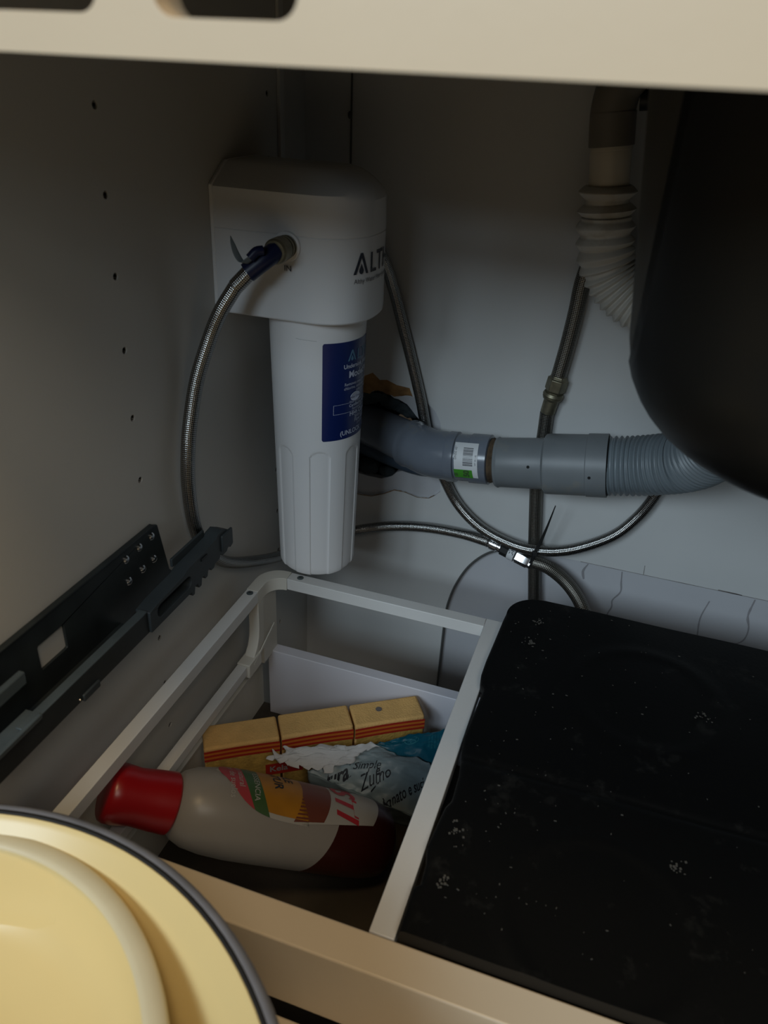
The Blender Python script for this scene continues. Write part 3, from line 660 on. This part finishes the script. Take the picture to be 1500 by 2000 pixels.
# sticker on the collar
def on_col(u, v):   # u along the pipe, v arc from the camera-facing line upwards
    side = Vector((0.05,-0.90,0.44)); side = (side - axp*side.dot(axp)).normalized(); upv = axp.cross(side).normalized()
    if upv.z < 0: upv = -upv
    a = v/0.0325
    return tuple(Vector((-0.1960,0.894,-0.4274)) + axp*u + (side*math.cos(a) + upv*math.sin(a))*SR)
SR = 0.03235
st = MB().grid(lambda u, v: on_col(0.0165 + 0.030*u - .002*v, -0.0285 + 0.0475*v), 6, 30).build('barcode_sticker', sticker_white, dr, recalc=False, label='white barcode sticker with green end')
SR = 0.0326
MB().grid(lambda u, v: on_col(0.0165 + 0.0235*u - .001*v, -0.0290 + 0.0125*v), 6, 10).build('green_end', sticker_green, st, recalc=False)
mb = MB(); v = -0.0110; SR = 0.0326
while v < 0.0125:
    h = random.choice((.0003,.0005,.0008,.0012)); mb.grid(lambda a, b: on_col(0.0275 + 0.0125*a - .0010*(v+.0285)/.0475, v + h*b), 2, 1); v += h + random.choice((.0003,.0005,.0008))
mb.build('barcode', print_grey, st, recalc=False, smooth_ang=0)
SR = 0.0328
text_on([('SI', 0.0065, 0.0205, -0.0265, dict(bold=.04, rot=PI/2)), ('50', 0.0100, 0.0350, -0.0270, dict(rot=PI/2, bold=.05))], lambda u, v: on_col(u, v), lab_green, st)
text_on([('DN50 45\u00b0', 0.0042, 0.0185, -0.004, dict(rot=PI/2)), ('HT 50 / 45', 0.0030, 0.0440, -0.010, dict(rot=PI/2))], lambda u, v: on_col(u, v), print_grey, st)

# ------------------------------------------------------------------ white trap hose
tr = thing('sink_waste_hose', (-0.055,0.88,-0.12), 'stained white corrugated waste hose hanging from a grey elbow beside the sink', 'waste hose')
MB().tube([(-0.030,0.872,0.022),(-0.047,0.876,0.016),(-0.0595,0.879,0.000),(-0.0630,0.880,-0.018),(-0.0622,0.88,-0.036),(-0.0595,0.88,-0.054)], 0.0215, 32, 6).build('elbow', pvc_brown, tr, smooth_ang=60, label='brown-grey plastic elbow')
MB().lathe([(0,.0222),(.030,.0222),(.0302,.0205)], (-0.0628,0.88,-0.0240), Vector((0.0036,0,-0.030)), 32).build('elbow_socket', pvc_brown, tr)
MB().lathe([(0,.0208),(.004,.0208),(.0045,.0203),(.014,.0203),(.0145,.0200),(.050,.0203)], (-0.0592,0.88,-0.0530), Vector((0.0050,0,-0.045)), 32).build('cream_tube', pvc_cream, tr)
MB().lathe([(0,.0105),(.03,.0105),(.034,.013),(.06,.013)], (-0.0400,0.888,-0.0120), (1,0,0.1), 20).build('black_nut', black_plastic, tr)
WH = [(-0.0552,0.88,-0.0900),(-0.0540,0.88,-0.1040),(-0.0520,0.88,-0.1200),(-0.0505,0.88,-0.1333),(-0.0462,0.88,-0.1560),(-0.0367,0.88,-0.1770),(-0.0200,0.879,-0.1935),(0.0010,0.877,-0.2040),(0.030,0.875,-0.2080),(0.06,0.87,-0.2050)]
def ridge(t):
    marks = [0.006, 0.0235, 0.0400, 0.0550, 0.0680, 0.0790, 0.0880]
    while marks[-1] < 0.21: marks.append(marks[-1] + 0.0072)
    best = min(abs(t - q) for q in marks); base = 0.0222 if t < .03 else 0.0255
    w = 0.0062 if t < .08 else .0028
    return base + (0.0075 if t < .03 else 0.0050 if t < 0.085 else 0.0040)*max(0, 1 - best/w)**.7
MB().tube(WH, ridge, 40, 8, step=0.0009).build('corrugated_hose', pvc_white, tr, smooth_ang=60)

# ------------------------------------------------------------------ sink basin
sb = thing('sink_basin', (0.2,0.62,-0.24), 'dark rounded sink basin hanging from the worktop at right', 'sink')
def basin_ring(z, ins, rc):
    x0, x1, y0, y1 = -0.0250 + ins, 0.430 - ins, 0.4300 + ins*.8, 0.790 - ins; P = []
    for cx, cy, a0 in ((x1-rc, y1-rc, 0), (x0+rc, y1-rc, 90), (x0+rc, y0+rc, 180), (x1-rc, y0+rc, 270)):
        P += [(cx + rc*math.cos(math.radians(a0 + k*5)), cy + rc*math.sin(math.radians(a0 + k*5)), z) for k in range(19)]
    return P
rr = [basin_ring(0.077, 0, .13), basin_ring(0.02, 0.0010, .13)]
for k in range(1, 8): rr.append(basin_ring(0.02 - 0.16*k/7, 0.0010 + 0.0185*(k/7), .13))
R_ = 0.101
for k in range(1, 13):
    a = PI/2*k/12; rr.append(basin_ring(-0.14 - R_*math.sin(a), 0.0195 + 0.008*(k/12) + R_*(1-math.cos(a)), .13 - .055*k/12))
MB().rings(rr, False, True).build('bowl', mat('brown_grey_bowl', (0.050, 0.047, 0.040), 0.5, spec=0.3, var=0.1, vscale=6), sb, smooth_ang=50)
shade_rows = []  # thin dark shell paints the shaded near side; the bowl keeps the lit tone
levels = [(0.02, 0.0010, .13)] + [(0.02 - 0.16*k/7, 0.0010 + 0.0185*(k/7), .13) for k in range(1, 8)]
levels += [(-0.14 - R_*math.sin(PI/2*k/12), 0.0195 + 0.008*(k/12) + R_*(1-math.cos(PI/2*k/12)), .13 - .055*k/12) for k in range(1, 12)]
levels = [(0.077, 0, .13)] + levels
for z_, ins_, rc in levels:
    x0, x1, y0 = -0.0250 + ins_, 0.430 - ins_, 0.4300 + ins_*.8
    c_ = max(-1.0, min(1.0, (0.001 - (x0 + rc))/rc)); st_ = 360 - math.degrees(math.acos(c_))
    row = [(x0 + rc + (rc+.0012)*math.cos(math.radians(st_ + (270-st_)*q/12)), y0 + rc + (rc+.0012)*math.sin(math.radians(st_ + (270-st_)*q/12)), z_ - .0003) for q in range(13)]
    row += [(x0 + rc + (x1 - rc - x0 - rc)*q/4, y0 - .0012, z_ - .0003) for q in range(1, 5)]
    shade_rows.append(row)
mb = MB(); n_ = len(shade_rows[0])
for row in shade_rows: mb.v += row
for i_ in range(len(shade_rows)-1):
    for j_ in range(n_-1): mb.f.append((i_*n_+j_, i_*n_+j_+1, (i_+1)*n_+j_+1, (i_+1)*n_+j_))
mb.build('front_shade', basin_shade_m, sb, smooth_ang=50, solid=0.0012, recalc=False, label='near-black shell with shade painted on the near side of the basin')
MB().lathe([(0,.045),(.012,.045),(.014,.030),(.035,.030)], (0.20,0.62,-0.2345), (0,0,-1), 32).build('waste_outlet', pvc_brown, sb)

# ------------------------------------------------------------------ drawer
XF = -0.392; ZF = -0.564
dw = thing('undersink_pull_out', (-0.1, 0.55, -0.82), 'white metal railed pull-out unit under the sink with a wide cream front', 'pull-out unit')
MB().box(XF, XF + 0.0155, 0.335, 0.7020, ZF - 0.016, ZF).build('side_rail', white_powder, dw, bev=0.0007)
MB().box(-0.3560, -0.1015, 0.7410, 0.7570, ZF - 0.016, ZF).build('rear_rail', white_powder, dw, bev=0.0007)
# corner elbow
def elbow_poly():
    P = [(XF, 0.7022)]
    P += [(XF + 0.030 - 0.030*math.cos(math.radians(t)), 0.727 + 0.030*math.sin(math.radians(t))) for t in range(0, 91, 10)]
    P += [(-0.3562, 0.7570), (-0.3562, 0.7410)]
    P += [(-0.3562 - 0.0203*math.sin(math.radians(t)), 0.7207 + 0.0203*math.cos(math.radians(t))) for t in range(15, 90, 15)]
    P += [(XF + 0.0155, 0.7207), (XF + 0.0155, 0.7022)]
    return P
MB().prism(elbow_poly(), lambda a, b: (a, b, ZF + .0004), lambda a, b: (a, b, ZF - 0.0175)).build('corner_elbow', ivory_plastic, dw, bev=0.0008)
for x, y in ((-0.3845, 0.696), (-0.341, 0.7495)):
    s_ = MB().lathe([(0,.0042),(.0006,.0042),(.0009,.0034)], (x, y, ZF), (0,0,1), 16).build('screw', steel_mid, dw)
    MB().box(x - .0019, x + .0019, y - .0004, y + .0004, ZF + .0007, ZF + .0011).build('screw_slot', hole_m, s_)
# strut under the elbow and its clip on the lower rail
SP = [(0.7020,-0.5815),(0.7020,-0.6200),(0.7000,-0.6350),(0.6950,-0.6460),(0.6850,-0.6560),(0.6850,-0.6700),(0.7000,-0.6700),(0.7120,-0.6560),(0.7160,-0.6400),(0.7165,-0.5815)]
MB().prism(SP, lambda a, b: (XF + .0010, a, b), lambda a, b: (XF + 0.0150, a, b)).build('corner_strut', ivory_plastic, dw, bev=0.0012)
MB().box(XF + .001, XF + 0.0130, 0.7165, 0.7560, -0.690, -0.5815).build('corner_panel', ivory_plastic, dw, bev=0.0008)
MB().box(XF - .0005, XF + 0.0170, 0.6690, 0.7020, -0.6760, -0.6555).build('rail_clip', ivory_plastic, dw, bev=0.0010)
MB().obox((XF + 0.0165, 0.712, -0.6520), (.0007,0,0), (0,.030,.012), (0,-.0008,.002)).build('clip_ridge', ivory_plastic, dw, bev=0.0004)
MB().box(XF, XF + 0.0135, 0.335, 0.6690, -0.6710, -0.6580).build('lower_rail', white_powder, dw, bev=0.0006)
MB().box(XF - 0.0135, XF - 0.0105, 0.335, 0.7560, -0.8000, -0.7000).build('side_panel', ivory_plastic, dw, bev=0.0006)
MB().box(XF - 0.0105, XF + 0.002, 0.335, 0.7560, -0.7020, -0.7000).build('side_panel_top', ivory_plastic, dw)
MB().box(-0.3860, 0.4400, 0.7410, 0.7570, -0.8000, -0.6870).build('rear_panel', mat('white_melamine', (0.64, 0.63, 0.68), 0.4), dw, bev=0.0010)
MB().box(-0.1015, -0.0815, 0.3415, 0.7570, ZF - 0.016, ZF + .0002).build('divider_rail', white_powder, dw, bev=0.0007)
MB().box(-0.4055, 0.4400, 0.3300, 0.7560, -0.8080, -0.8000).build('drawer_base', mat_dark, dw)
MB().box(-0.4400, 0.4700, 0.3110, 0.3410, -0.6440, ZF).build('front_panel', cream_paint, dw, bev=0.0018, seg=3)
# board in front that the pots stand on
pb = thing('pull_out_board', (-0.15, 0.05, -0.66), 'cream board in front of the drawer carrying the enamel pots', 'board')
MB().box(-0.80, 0.47, -0.30, 0.3060, -0.672, -0.654).build('board_slab', cream_paint, pb, bev=0.002)
for x in (-0.77, 0.44):
    MB().box(x, x + .02, -0.28, 0.25, -1.0, -0.6722).build('board_leg', cream_paint, pb, bev=0.001)

# ------------------------------------------------------------------ black bin and lid
bn = thing('waste_bin', (0.17, 0.56, -0.80), 'large black plastic bin with dusty lid filling the right of the drawer', 'bin')
rr = []
for z, i_ in ((-0.7998, 0.02), (-0.79, 0.012), (-0.5645, 0.0)):
    x0, x1, y0, y1, rc = -0.066 + i_, 0.43, 0.365, 0.7385, 0.03; P = []
    for cx, cy, q0 in ((x1-rc, y1-rc, 0), (x0+rc, y1-rc, 90), (x0+rc, y0+rc, 180), (x1-rc, y0+rc, 270)):
        P += [(cx + rc*math.cos(math.radians(q0 + k*15)), cy + rc*math.sin(math.radians(q0 + k*15)), z) for k in range(7)]
    rr.append(P)
MB().rings(rr).build('bin_body', lid_m, bn, smooth_ang=40)
EDGE = [(0.3435,-0.0785),(0.382,-0.0790),(0.3835,-0.0745),(0.404,-0.0755),(0.419,-0.0790),(0.447,-0.0765),(0.462,-0.0750),(0.470,-0.0715),(0.501,-0.0725),(0.512,-0.0742),(0.546,-0.0795),(0.600,-0.0770),(0.623,-0.0762),(0.626,-0.0800),(0.640,-0.0835),(0.665,-0.0835),(0.700,-0.0820),(0.749,-0.0800),(0.760,-0.0790)]
def edge_x(y):
    for (a, xa), (b, xb) in zip(EDGE, EDGE[1:]):
        if y <= b: return xa + (xb-xa)*max(0, (y-a)/(b-a))
    return EDGE[-1][1]
def lid_fn(u, v):
    y = 0.3413 + (0.8005-0.3413)*v
    R = 0.040; x = edge_x(min(y, 0.760))
    if y > 0.7605:
        x += R*(1 - math.sqrt(max(0, 1 - ((y-0.7605)/R)**2)))
    x = x + (0.440 - x)*(u**1.3)
    z = -0.5500
    z -= 0.0022*math.exp(-((y - (0.523 + 0.02*x))/0.004)**2)
    for cx, cy, r0, h, w_ in ((0.062, 0.400, 0.074, .0011, .0070), (0.085, 0.668, 0.075, .0010, .0080)):
        dd = math.hypot(x-cx, y-cy) - r0; z += h*math.exp(-(dd/w_)**2)
    z += 0.0007*noise.noise(Vector((x*14, y*14, 2)))
    ed = min((x - edge_x(min(y,.76)))/.004, 1) if y < .76 else 1
    z -= 0.0022*(1-max(0, ed))**2
    return (x, y, z)
NU, NV = 90, 130
mb = MB().grid(lid_fn, NU, NV); b0 = len(mb.v)
per = [i*(NV+1) for i in range(NU, 0, -1)] + list(range(0, NV+1))[0:NV] + [i*(NV+1)+NV for i in range(0, NU)] + [NU*(NV+1)+j for j in range(NV, 0, -1)]
low = [(mb.v[i][0], mb.v[i][1], -0.5635) for i in per]
mb.v += low; m_ = len(per)
for k in range(m_): mb.f.append((per[k], per[(k+1) % m_], b0+(k+1) % m_, b0+k))
mb.uv = {}
ld = mb.build('bin_lid', lid_m, bn, smooth_ang=50)
mb = MB()
for k in range(150):
    y = random.uniform(.36, .79); x = -0.07 + abs(random.gauss(0, .09)) if random.random() < .6 else random.uniform(-.06, .25)
    r_ = random.uniform(.0002, .0007)
    p = Vector((x, y, -0.5491)); a = random.uniform(0, PI)
    mb.obox(p, (r_*math.cos(a)*random.uniform(.7,2.2), r_*math.sin(a), 0), (-r_*math.sin(a)*.6, r_*math.cos(a)*.6, 0), (0,0,r_*.5))
for cx, cy in ((-0.040,0.755),(-0.045,0.715),(0.115,0.47),(-0.058,0.39),(-0.06,0.44),(0.14,0.66)):
    for k in range(16):
        r_ = random.uniform(.0003, .0009)
        mb.obox((cx + random.gauss(0,.0035), cy + random.gauss(0,.004), -0.5491), (r_,r_*.4,0), (-r_*.4,r_,0), (0,0,r_*.4))
mb.build('dust_specks', dust_m, ld, kind='stuff', smooth_ang=0)

# ------------------------------------------------------------------ bottle
cap_c = Vector((-0.3955, 0.4130, -0.6120)); base_c = Vector((-0.1570, 0.5600, -0.7530))
bax = (base_c - cap_c).normalized(); BL = (base_c - cap_c).length
bt = thing('detergent_bottle', (-0.25, 0.50, -0.798), 'cloudy plastic bottle with red cap lying in the drawer', 'bottle')
prof = [(0.052,.0180),(0.064,.0200),(0.068,.0265),(0.074,.0330),(0.086,.0385),(0.105,.0420),(0.130,.0438),(0.160,.0440),(0.200,.0435),(0.240,.0430),(0.270,.0425),(0.292,.0405),(0.306,.0370),(0.312,.0300),(0.313,.0150)]
k_ = BL/0.313
prof = [(t*k_, r) for t, r in prof]
MB().lathe(prof, cap_c, bax, 48).build('bottle_shell', bottle_m, bt, smooth_ang=60)
MB().lathe([(0,.0240),(.0015,.0265),(.006,.0285),(.014,.0290),(.030,.0272),(.050,.0290),(.0660,.0300),(.0680,.0285)], cap_c, bax, 40).build('cap', red_cap, bt, smooth_ang=40)
bm = bmesh.new()
mbl = MB().lathe([(t, r + 0.0003) for t, r in prof[7:]], cap_c, bax, 40)
bv = [bm.verts.new(p) for p in mbl.v]
for f in mbl.f:
    try: bm.faces.new([bv[i] for i in f])
    except ValueError: pass
bmesh.ops.recalc_face_normals(bm, faces=bm.faces)
pl_n = (bax*0.9 + Vector((0,0,-0.40))).normalized()
g = bmesh.ops.bisect_plane(bm, geom=bm.verts[:]+bm.edges[:]+bm.faces[:], plane_co=cap_c + bax*(0.222*k_), plane_no=pl_n, clear_inner=True)
ed = [e for e in bm.edges if e.is_boundary]
bmesh.ops.holes_fill(bm, edges=ed, sides=0)
bm.verts.index_update()
mq = MB(); mq.v = [tuple(v.co) for v in bm.verts]; mq.f = [tuple(v.index for v in f.verts) for f in bm.faces]; bm.free()
mq.build('liquid', liquid_m, bt, smooth_ang=40, label='dark red-brown liquid in the base')
upb = Vector((0.10,0.55,0.83)); upb = (upb - bax*upb.dot(bax)).normalized(); sdb = bax.cross(upb)   # upb points to the label side
def rad_at(t):
    for (a, ra), (b, rb) in zip(prof, prof[1:]):
        if t <= b: return ra + (rb-ra)*max(0,(t-a)/(b-a))
    return prof[-1][1]
def on_bot(t, s, lift=.0005):   # t along, s arc
    a = s/0.045; r = rad_at(t) + lift
    return tuple(cap_c + bax*t + (upb*math.cos(a) + sdb*math.sin(a))*r)
# label outline: t from 0.095 to 0.30, arc half-width growing
def lab_pt(u, v, lift=.0005):
    t = 0.098 + 0.190*u; hw = 0.052*math.sqrt(max(0, 1 - (2*u-1)**4)) if u < .5 else 0.052*(1 - 0.25*(u-.5)*2)
    return on_bot(t + 0.012*(2*v-1)**2*(1 if u < .5 else -1), (2*v-1)*hw, lift)
bl = MB().grid(lab_pt, 40, 30).build('bottle_label', lab_white, bt, recalc=False)
def band_(u0, u1, v0, v1, m, name, lift=.0008):
    MB().grid(lambda a, b: lab_pt(u0 + (u1-u0)*a, v0 + (v1-v0)*b, lift), 14, 24).build(name, m, bl, recalc=False)
band_(0.02, 0.15, 0.0, 1.0, lab_pink, 'pink_band'); band_(0.15, 0.24, 0.0, 1.0, lab_green, 'green_band')
band_(0.24, 0.50, 0.05, 0.95, lab_orange, 'orange_panel'); band_(0.50, 0.68, 0.02, 0.98, lab_brown, 'brown_panel')
def bot_txt(u, v, lift=.0011):   # text plane: reading direction runs round the bottle
    return on_bot(v, u, lift)
text_on([('Limpiador de suelos', 0.0095, -0.040, 0.112), ('con jabon natural', 0.0085, -0.036, 0.121)], bot_txt, lab_white, bl)
text_on([('aroma', 0.008, -0.030, 0.134), ('ESSENCIA', 0.0085, 0.00, 0.137)], bot_txt, lab_white, bl)
text_on([('NATUR', 0.0145, -0.030, 0.160, dict(bold=.02)), ('STILE', 0.0135, -0.026, 0.174, dict(bold=.02))], bot_txt, ink, bl)
text_on([('MISTI', 0.036, -0.048, 0.232, dict(bold=.03, shear=.3))], bot_txt, lab_red, bl)

# ------------------------------------------------------------------ sponge pack
sp = thing('sponge_pack', (-0.26, 0.65, -0.80), 'pack of three yellow sponges with red stripes wrapped in clear film', 'sponge pack')
A = Vector((-0.377, 0.556, 0)); B = Vector((-0.153, 0.7030, 0)); e1 = (B-A).normalized(); e2 = Vector((-e1.y, e1.x, 0)); LL = (B-A).length
lean = 0.0
for k in range(3):
    u0 = LL*k/3 + (.0012 if k else 0); u1 = LL*(k+1)/3 - (.0012 if k < 2 else 0)
    dz = (0.0, 0.0008, -0.0004)[k]
    c = A + e1*((u0+u1)/2) + e2*0.0195 + Vector((0,0,-0.745+dz))
    mbk = MB().obox(c, e1*((u1-u0)/2), e2*0.0192, Vector((0,0,0.0545)))
    s_ = mbk.build('sponge', sponge_m, sp, bev=0.003, seg=3)
    # striped print on the front, under the top edge
    def fr_pt(u, v, lift=.0004, u0=u0, u1=u1, dz=dz):
        sag = .0012*math.sin(PI*u)
        return tuple(A + e1*(u0 + (u1-u0)*u) - e2*(lift + .0002) + Vector((0, 0, -0.6905 + dz + v + sag - .0012)))
    MB().grid(lambda a, b: fr_pt(.02 + .96*a, -0.105 + 0.0865*b, .0001), 2, 2).build('wrapper_front', sponge_face, s_, recalc=False)
    for q, (z_, m_c) in enumerate(((-.0030, stripe_red), (-.0062, stripe_orange), (-.0094, stripe_red), (-.0126, stripe_orange), (-.0158, stripe_red))):
        MB().grid(lambda a, b: fr_pt(a, z_ - .0032*b, .0006 if q % 2 == 0 else .0004), 12, 1).build('stripe', m_c, s_, recalc=False)
MB().grid(lambda a, b: tuple(A + e1*(.07 + .045*a) - e2*.0012 + Vector((0,0,-.7300 - .018*b))), 2, 2).build('red_label', stripe_red, sp, recalc=False)
text_on([('Kela', .0125, .0745, -.7425, dict(bold=.02))], lambda u, v: tuple(A + e1*u - e2*.0016 + Vector((0,0,v))), lab_white, sp)
MB().lathe([(0,.004),(.0003,.004)], A + e1*(LL*.80) + e2*.0225 + Vector((0,0,-.6903)), (0,0,1), 14).build('burnt_spot', crack_m, sp)
def film_end(sgn, base):
    def fn(u, v):
        a = 2*PI*v; cl = 1 - .75*u**1.5
        p = base + e2*0.0195 + e1*(sgn*(0.015 if sgn > 0 else 0.004)*u) + Vector((0,0,-0.745)) + e2*(0.0200*cl*sgn_pow(math.cos(a))) + Vector((0,0,0.0552*(cl*.8+.2)*sgn_pow(math.sin(a))))
        q = noise.noise_vector(p*70)*0.0022*u
        return tuple(p + q)
    return fn
def sgn_pow(x): return math.copysign(abs(x)**.35, x)
MB().grid(film_end(-1, A), 10, 36).build('film_end', film_m, sp, recalc=False, label='crumpled clear film end')
MB().grid(film_end(1, B), 12, 36).build('film_end', film_m, sp, recalc=False, label='crumpled clear film end')

# ------------------------------------------------------------------ paper and bags
def patch(corners, nu, nv, amp, freq, seed, bulge=0.0, rag=0.0):
    c = [Vector(p) for p in corners]
    def fn(u, v):
        p = c[0]*(1-u)*(1-v) + c[1]*u*(1-v) + c[2]*u*v + c[3]*(1-u)*v
        q = noise.fractal(Vector((u*freq + seed, v*freq, seed*1.7)), .8, 2.2, 4)
        rdg = abs(noise.noise(Vector((u*freq*1.6 + seed*3, v*freq*1.1, 5)))) 
        p = p + Vector((0, 0, amp*(q - 1.4*rdg) + bulge*math.sin(PI*u)*math.sin(PI*v)))
        if rag:
            e = min(u, v, 1-u, 1-v); k = rag*max(0, 1-e*5)
            p = p + Vector((k*noise.noise(Vector((u*9+seed, v*9, 1))), k*noise.noise(Vector((u*9+seed, v*9, 7))), 0))
        return p
    return fn
gb = thing('grey_printed_bag', (-0.17, 0.62, -0.80), 'crumpled grey-blue plastic bag with black handwriting beside the sponge pack', 'bag')
gfn = patch([(-0.2636,0.5937,-0.718),(-0.1315,0.6100,-0.760),(-0.1100,0.6703,-0.735),(-0.2043,0.650,-0.706)], 60, 50, 0.0042, 2.2, 4.2, 0.010, .004)
bg = MB().grid(lambda u, v: tuple(gfn(u, v)), 70, 50).build('bag_sheet', bag_grey, gb, solid=0.0006, recalc=False)
mb = MB().grid(lambda u, v: tuple(Vector(gfn(u, 0)).lerp(Vector((-0.262+.13*u, 0.600+.012*u+.015, -0.7985)), v) + noise.noise_vector(Vector((u*6, v*4, 3)))*.003), 40, 12)
mb.build('bag_side', bag_grey, gb, solid=0.0006, recalc=False)
def on_bag(u, v, lift=.0012):
    p = Vector(gfn(max(0, min(1, u)), max(0, min(1, v)))); return (p.x, p.y, p.z + lift)
# (u, v) run over the unit patch; letter sizes are in patch units
def bag_frame(x, y):      # print frame of the bag (right, up) to patch coordinates
    dx, dy = x, -y
    return ((-53*dx - 125*dy)/-22270.0, (215*dy - 87*dx)/-22270.0)
def txt_bag(items, m): text_on(items, lambda u, v: on_bag(*bag_frame(u, v)), m, bg)
txt_bag([('natural', 30, 8, -34, dict(bold=.03, shear=.3, rot=.22)), ('Simple', 24, 92, -8, dict(shear=.3, rot=-.12)), ('Zumo', 30, 105, -40, dict(shear=.3, rot=.12)), ('e,', 22, 142, -24, dict(shear=.3, bold=.02)),
         ('carbonato e suci', 21, 122, -74, dict(shear=.3, bold=.015, rot=.17)), ('_', 44, 126, -40, dict(rot=.45))], ink)
MB().grid(lambda u, v: on_bag(*bag_frame(74 + 8*u, -38 - 18*v), .0014), 4, 4).build('teal_mark', teal_ink, bg, recalc=False)
tb2 = thing('teal_bag', (-0.13, 0.70, -0.80), 'dark teal plastic bag with fine print under the divider rail', 'bag')
tfn = patch([(-0.2061,0.6498,-0.7095),(-0.1100,0.6585,-0.745),(-0.1120,0.7250,-0.715),(-0.1680,0.6800,-0.708)], 50, 40, 0.003, 2.0, 9.1, 0.004, .003)
tg = MB().grid(lambda u, v: tuple(tfn(u, v)), 50, 40).build('bag_sheet', bag_teal, tb2, solid=0.0006, recalc=False)
MB().grid(lambda u, v: tuple(Vector(tfn(1, u)).lerp(Vector((-0.112, .66+.06*u, -0.7985)), v)), 20, 8).build('bag_side', bag_teal, tb2, solid=0.0006, recalc=False)
def on_t(u, v, lift=.0010):
    p = Vector(tfn(max(0, min(1, u)), max(0, min(1, v)))); return (p.x, p.y, p.z + lift)
mb = MB()
for r0, r1 in ((.135,.150),(.045,.060)):
    for cx, cy in (((.30,.62),) if r0 > .1 else ((.25,.60),(.34,.58),(.30,.69))):
        for k in range(24):
            a = 2*PI*k/24; b = 2*PI*(k+1)/24
            mb.add([on_t(cx + r_*.62*math.cos(t), cy + r_*math.sin(t)) for r_, t in ((r0,a),(r1,a),(r1,b),(r0,b))], [(0,1,2,3)])
mb.build('round_mark', teal_print, tg, recalc=False, smooth_ang=0)
rows_ = []
for k in range(9):
    rows_.append((random.choice(['agitar antes de usar', 'mantener fuera del alcance', 'ingredientes agua', 'conservar en lugar seco', 'no ingerir producto']), .055, .47 + .055*k, .90 - .02*k, dict(rot=-1.25)))
text_on(rows_, on_t, teal_print, tg)
tp = thing('tissue_sheet', (-0.25, 0.63, -0.71), 'crumpled white tissue paper lying over the sponge pack and grey bag', 'tissue')
wfn = patch([(-0.3084,0.5806,-0.7030),(-0.2400,0.5946,-0.7110),(-0.1943,0.6451,-0.6990),(-0.288,0.6000,-0.6960)], 60, 40, 0.0030, 2.6, 1.3, 0.004, .010)
MB().grid(lambda u, v: tuple(wfn(u, v)), 70, 44).build('tissue', tissue_m, tp, solid=0.0004, recalc=False)

# ------------------------------------------------------------------ enamel pots in front
def pot(name, c, R, zr, depth, label, rimw, with_edge):
    t = thing(name, (c[0], c[1], zr - depth), label, 'pot', None)
    zi = -0.0
    # inner wall: flange, then curved down
    ins = [(0.0, R - .009), (0.0006, R - .0105), (-.004, R - rimw*.45), (-.010, R - rimw*.75), (-.022, R - rimw), (-.055, R - rimw - .014), (-depth*.70, R - rimw - .028), (-depth*.9, R - rimw - .050), (-depth + .008, R - rimw - .085), (-depth + .006, 0.0)]
    MB().lathe(ins, (c[0], c[1], zr), (0,0,1), 128, False, False).build('enamel_inside', enamel, t, smooth_ang=60)
    out = [(0.0, R - .009), (.0012, R - .006), (0.0006, R - .003), (-.0010, R - .001), (-.004, R), (-.009, R - .001), (-.012, R - .008), (-.06, R - .018), (-depth*.8, R - .030), (-depth, R - .060), (-depth, 0.0)]
    MB().lathe(out, (c[0], c[1], zr), (0,0,1), 128, False, False).build('outer_shell', pot_edge if with_edge else enamel_rim, t, smooth_ang=60)
    if with_edge:
        MB().lathe([(0.0002, R - .0100), (.0014, R - .0095), (.0018, R - .0080), (.0010, R - .0068)], (c[0], c[1], zr), (0,0,1), 128, False, False).build('rim_line', black_rubber, t, smooth_ang=60, label='thin black line inside the rim')
    else:
        MB().lathe([(0.0005, R - .001), (.0020, R - .003), (.0022, R - .010), (.0010, R - .013), (-.001, R - .014)], (c[0], c[1], zr), (0,0,1), 128, False, False).build('lip', enamel_rim, t, smooth_ang=60)
    return t
pot('enamel_pot', (-0.284, 0.032), 0.2480, -0.450, 0.2035, 'large cream enamel pot with blue-grey rim at lower left', 0.030, True)
pot('enamel_bowl', (-0.3125, 0.0785), 0.1830, -0.4600, 0.085, 'smaller cream enamel bowl nested inside the large pot', 0.014, False)
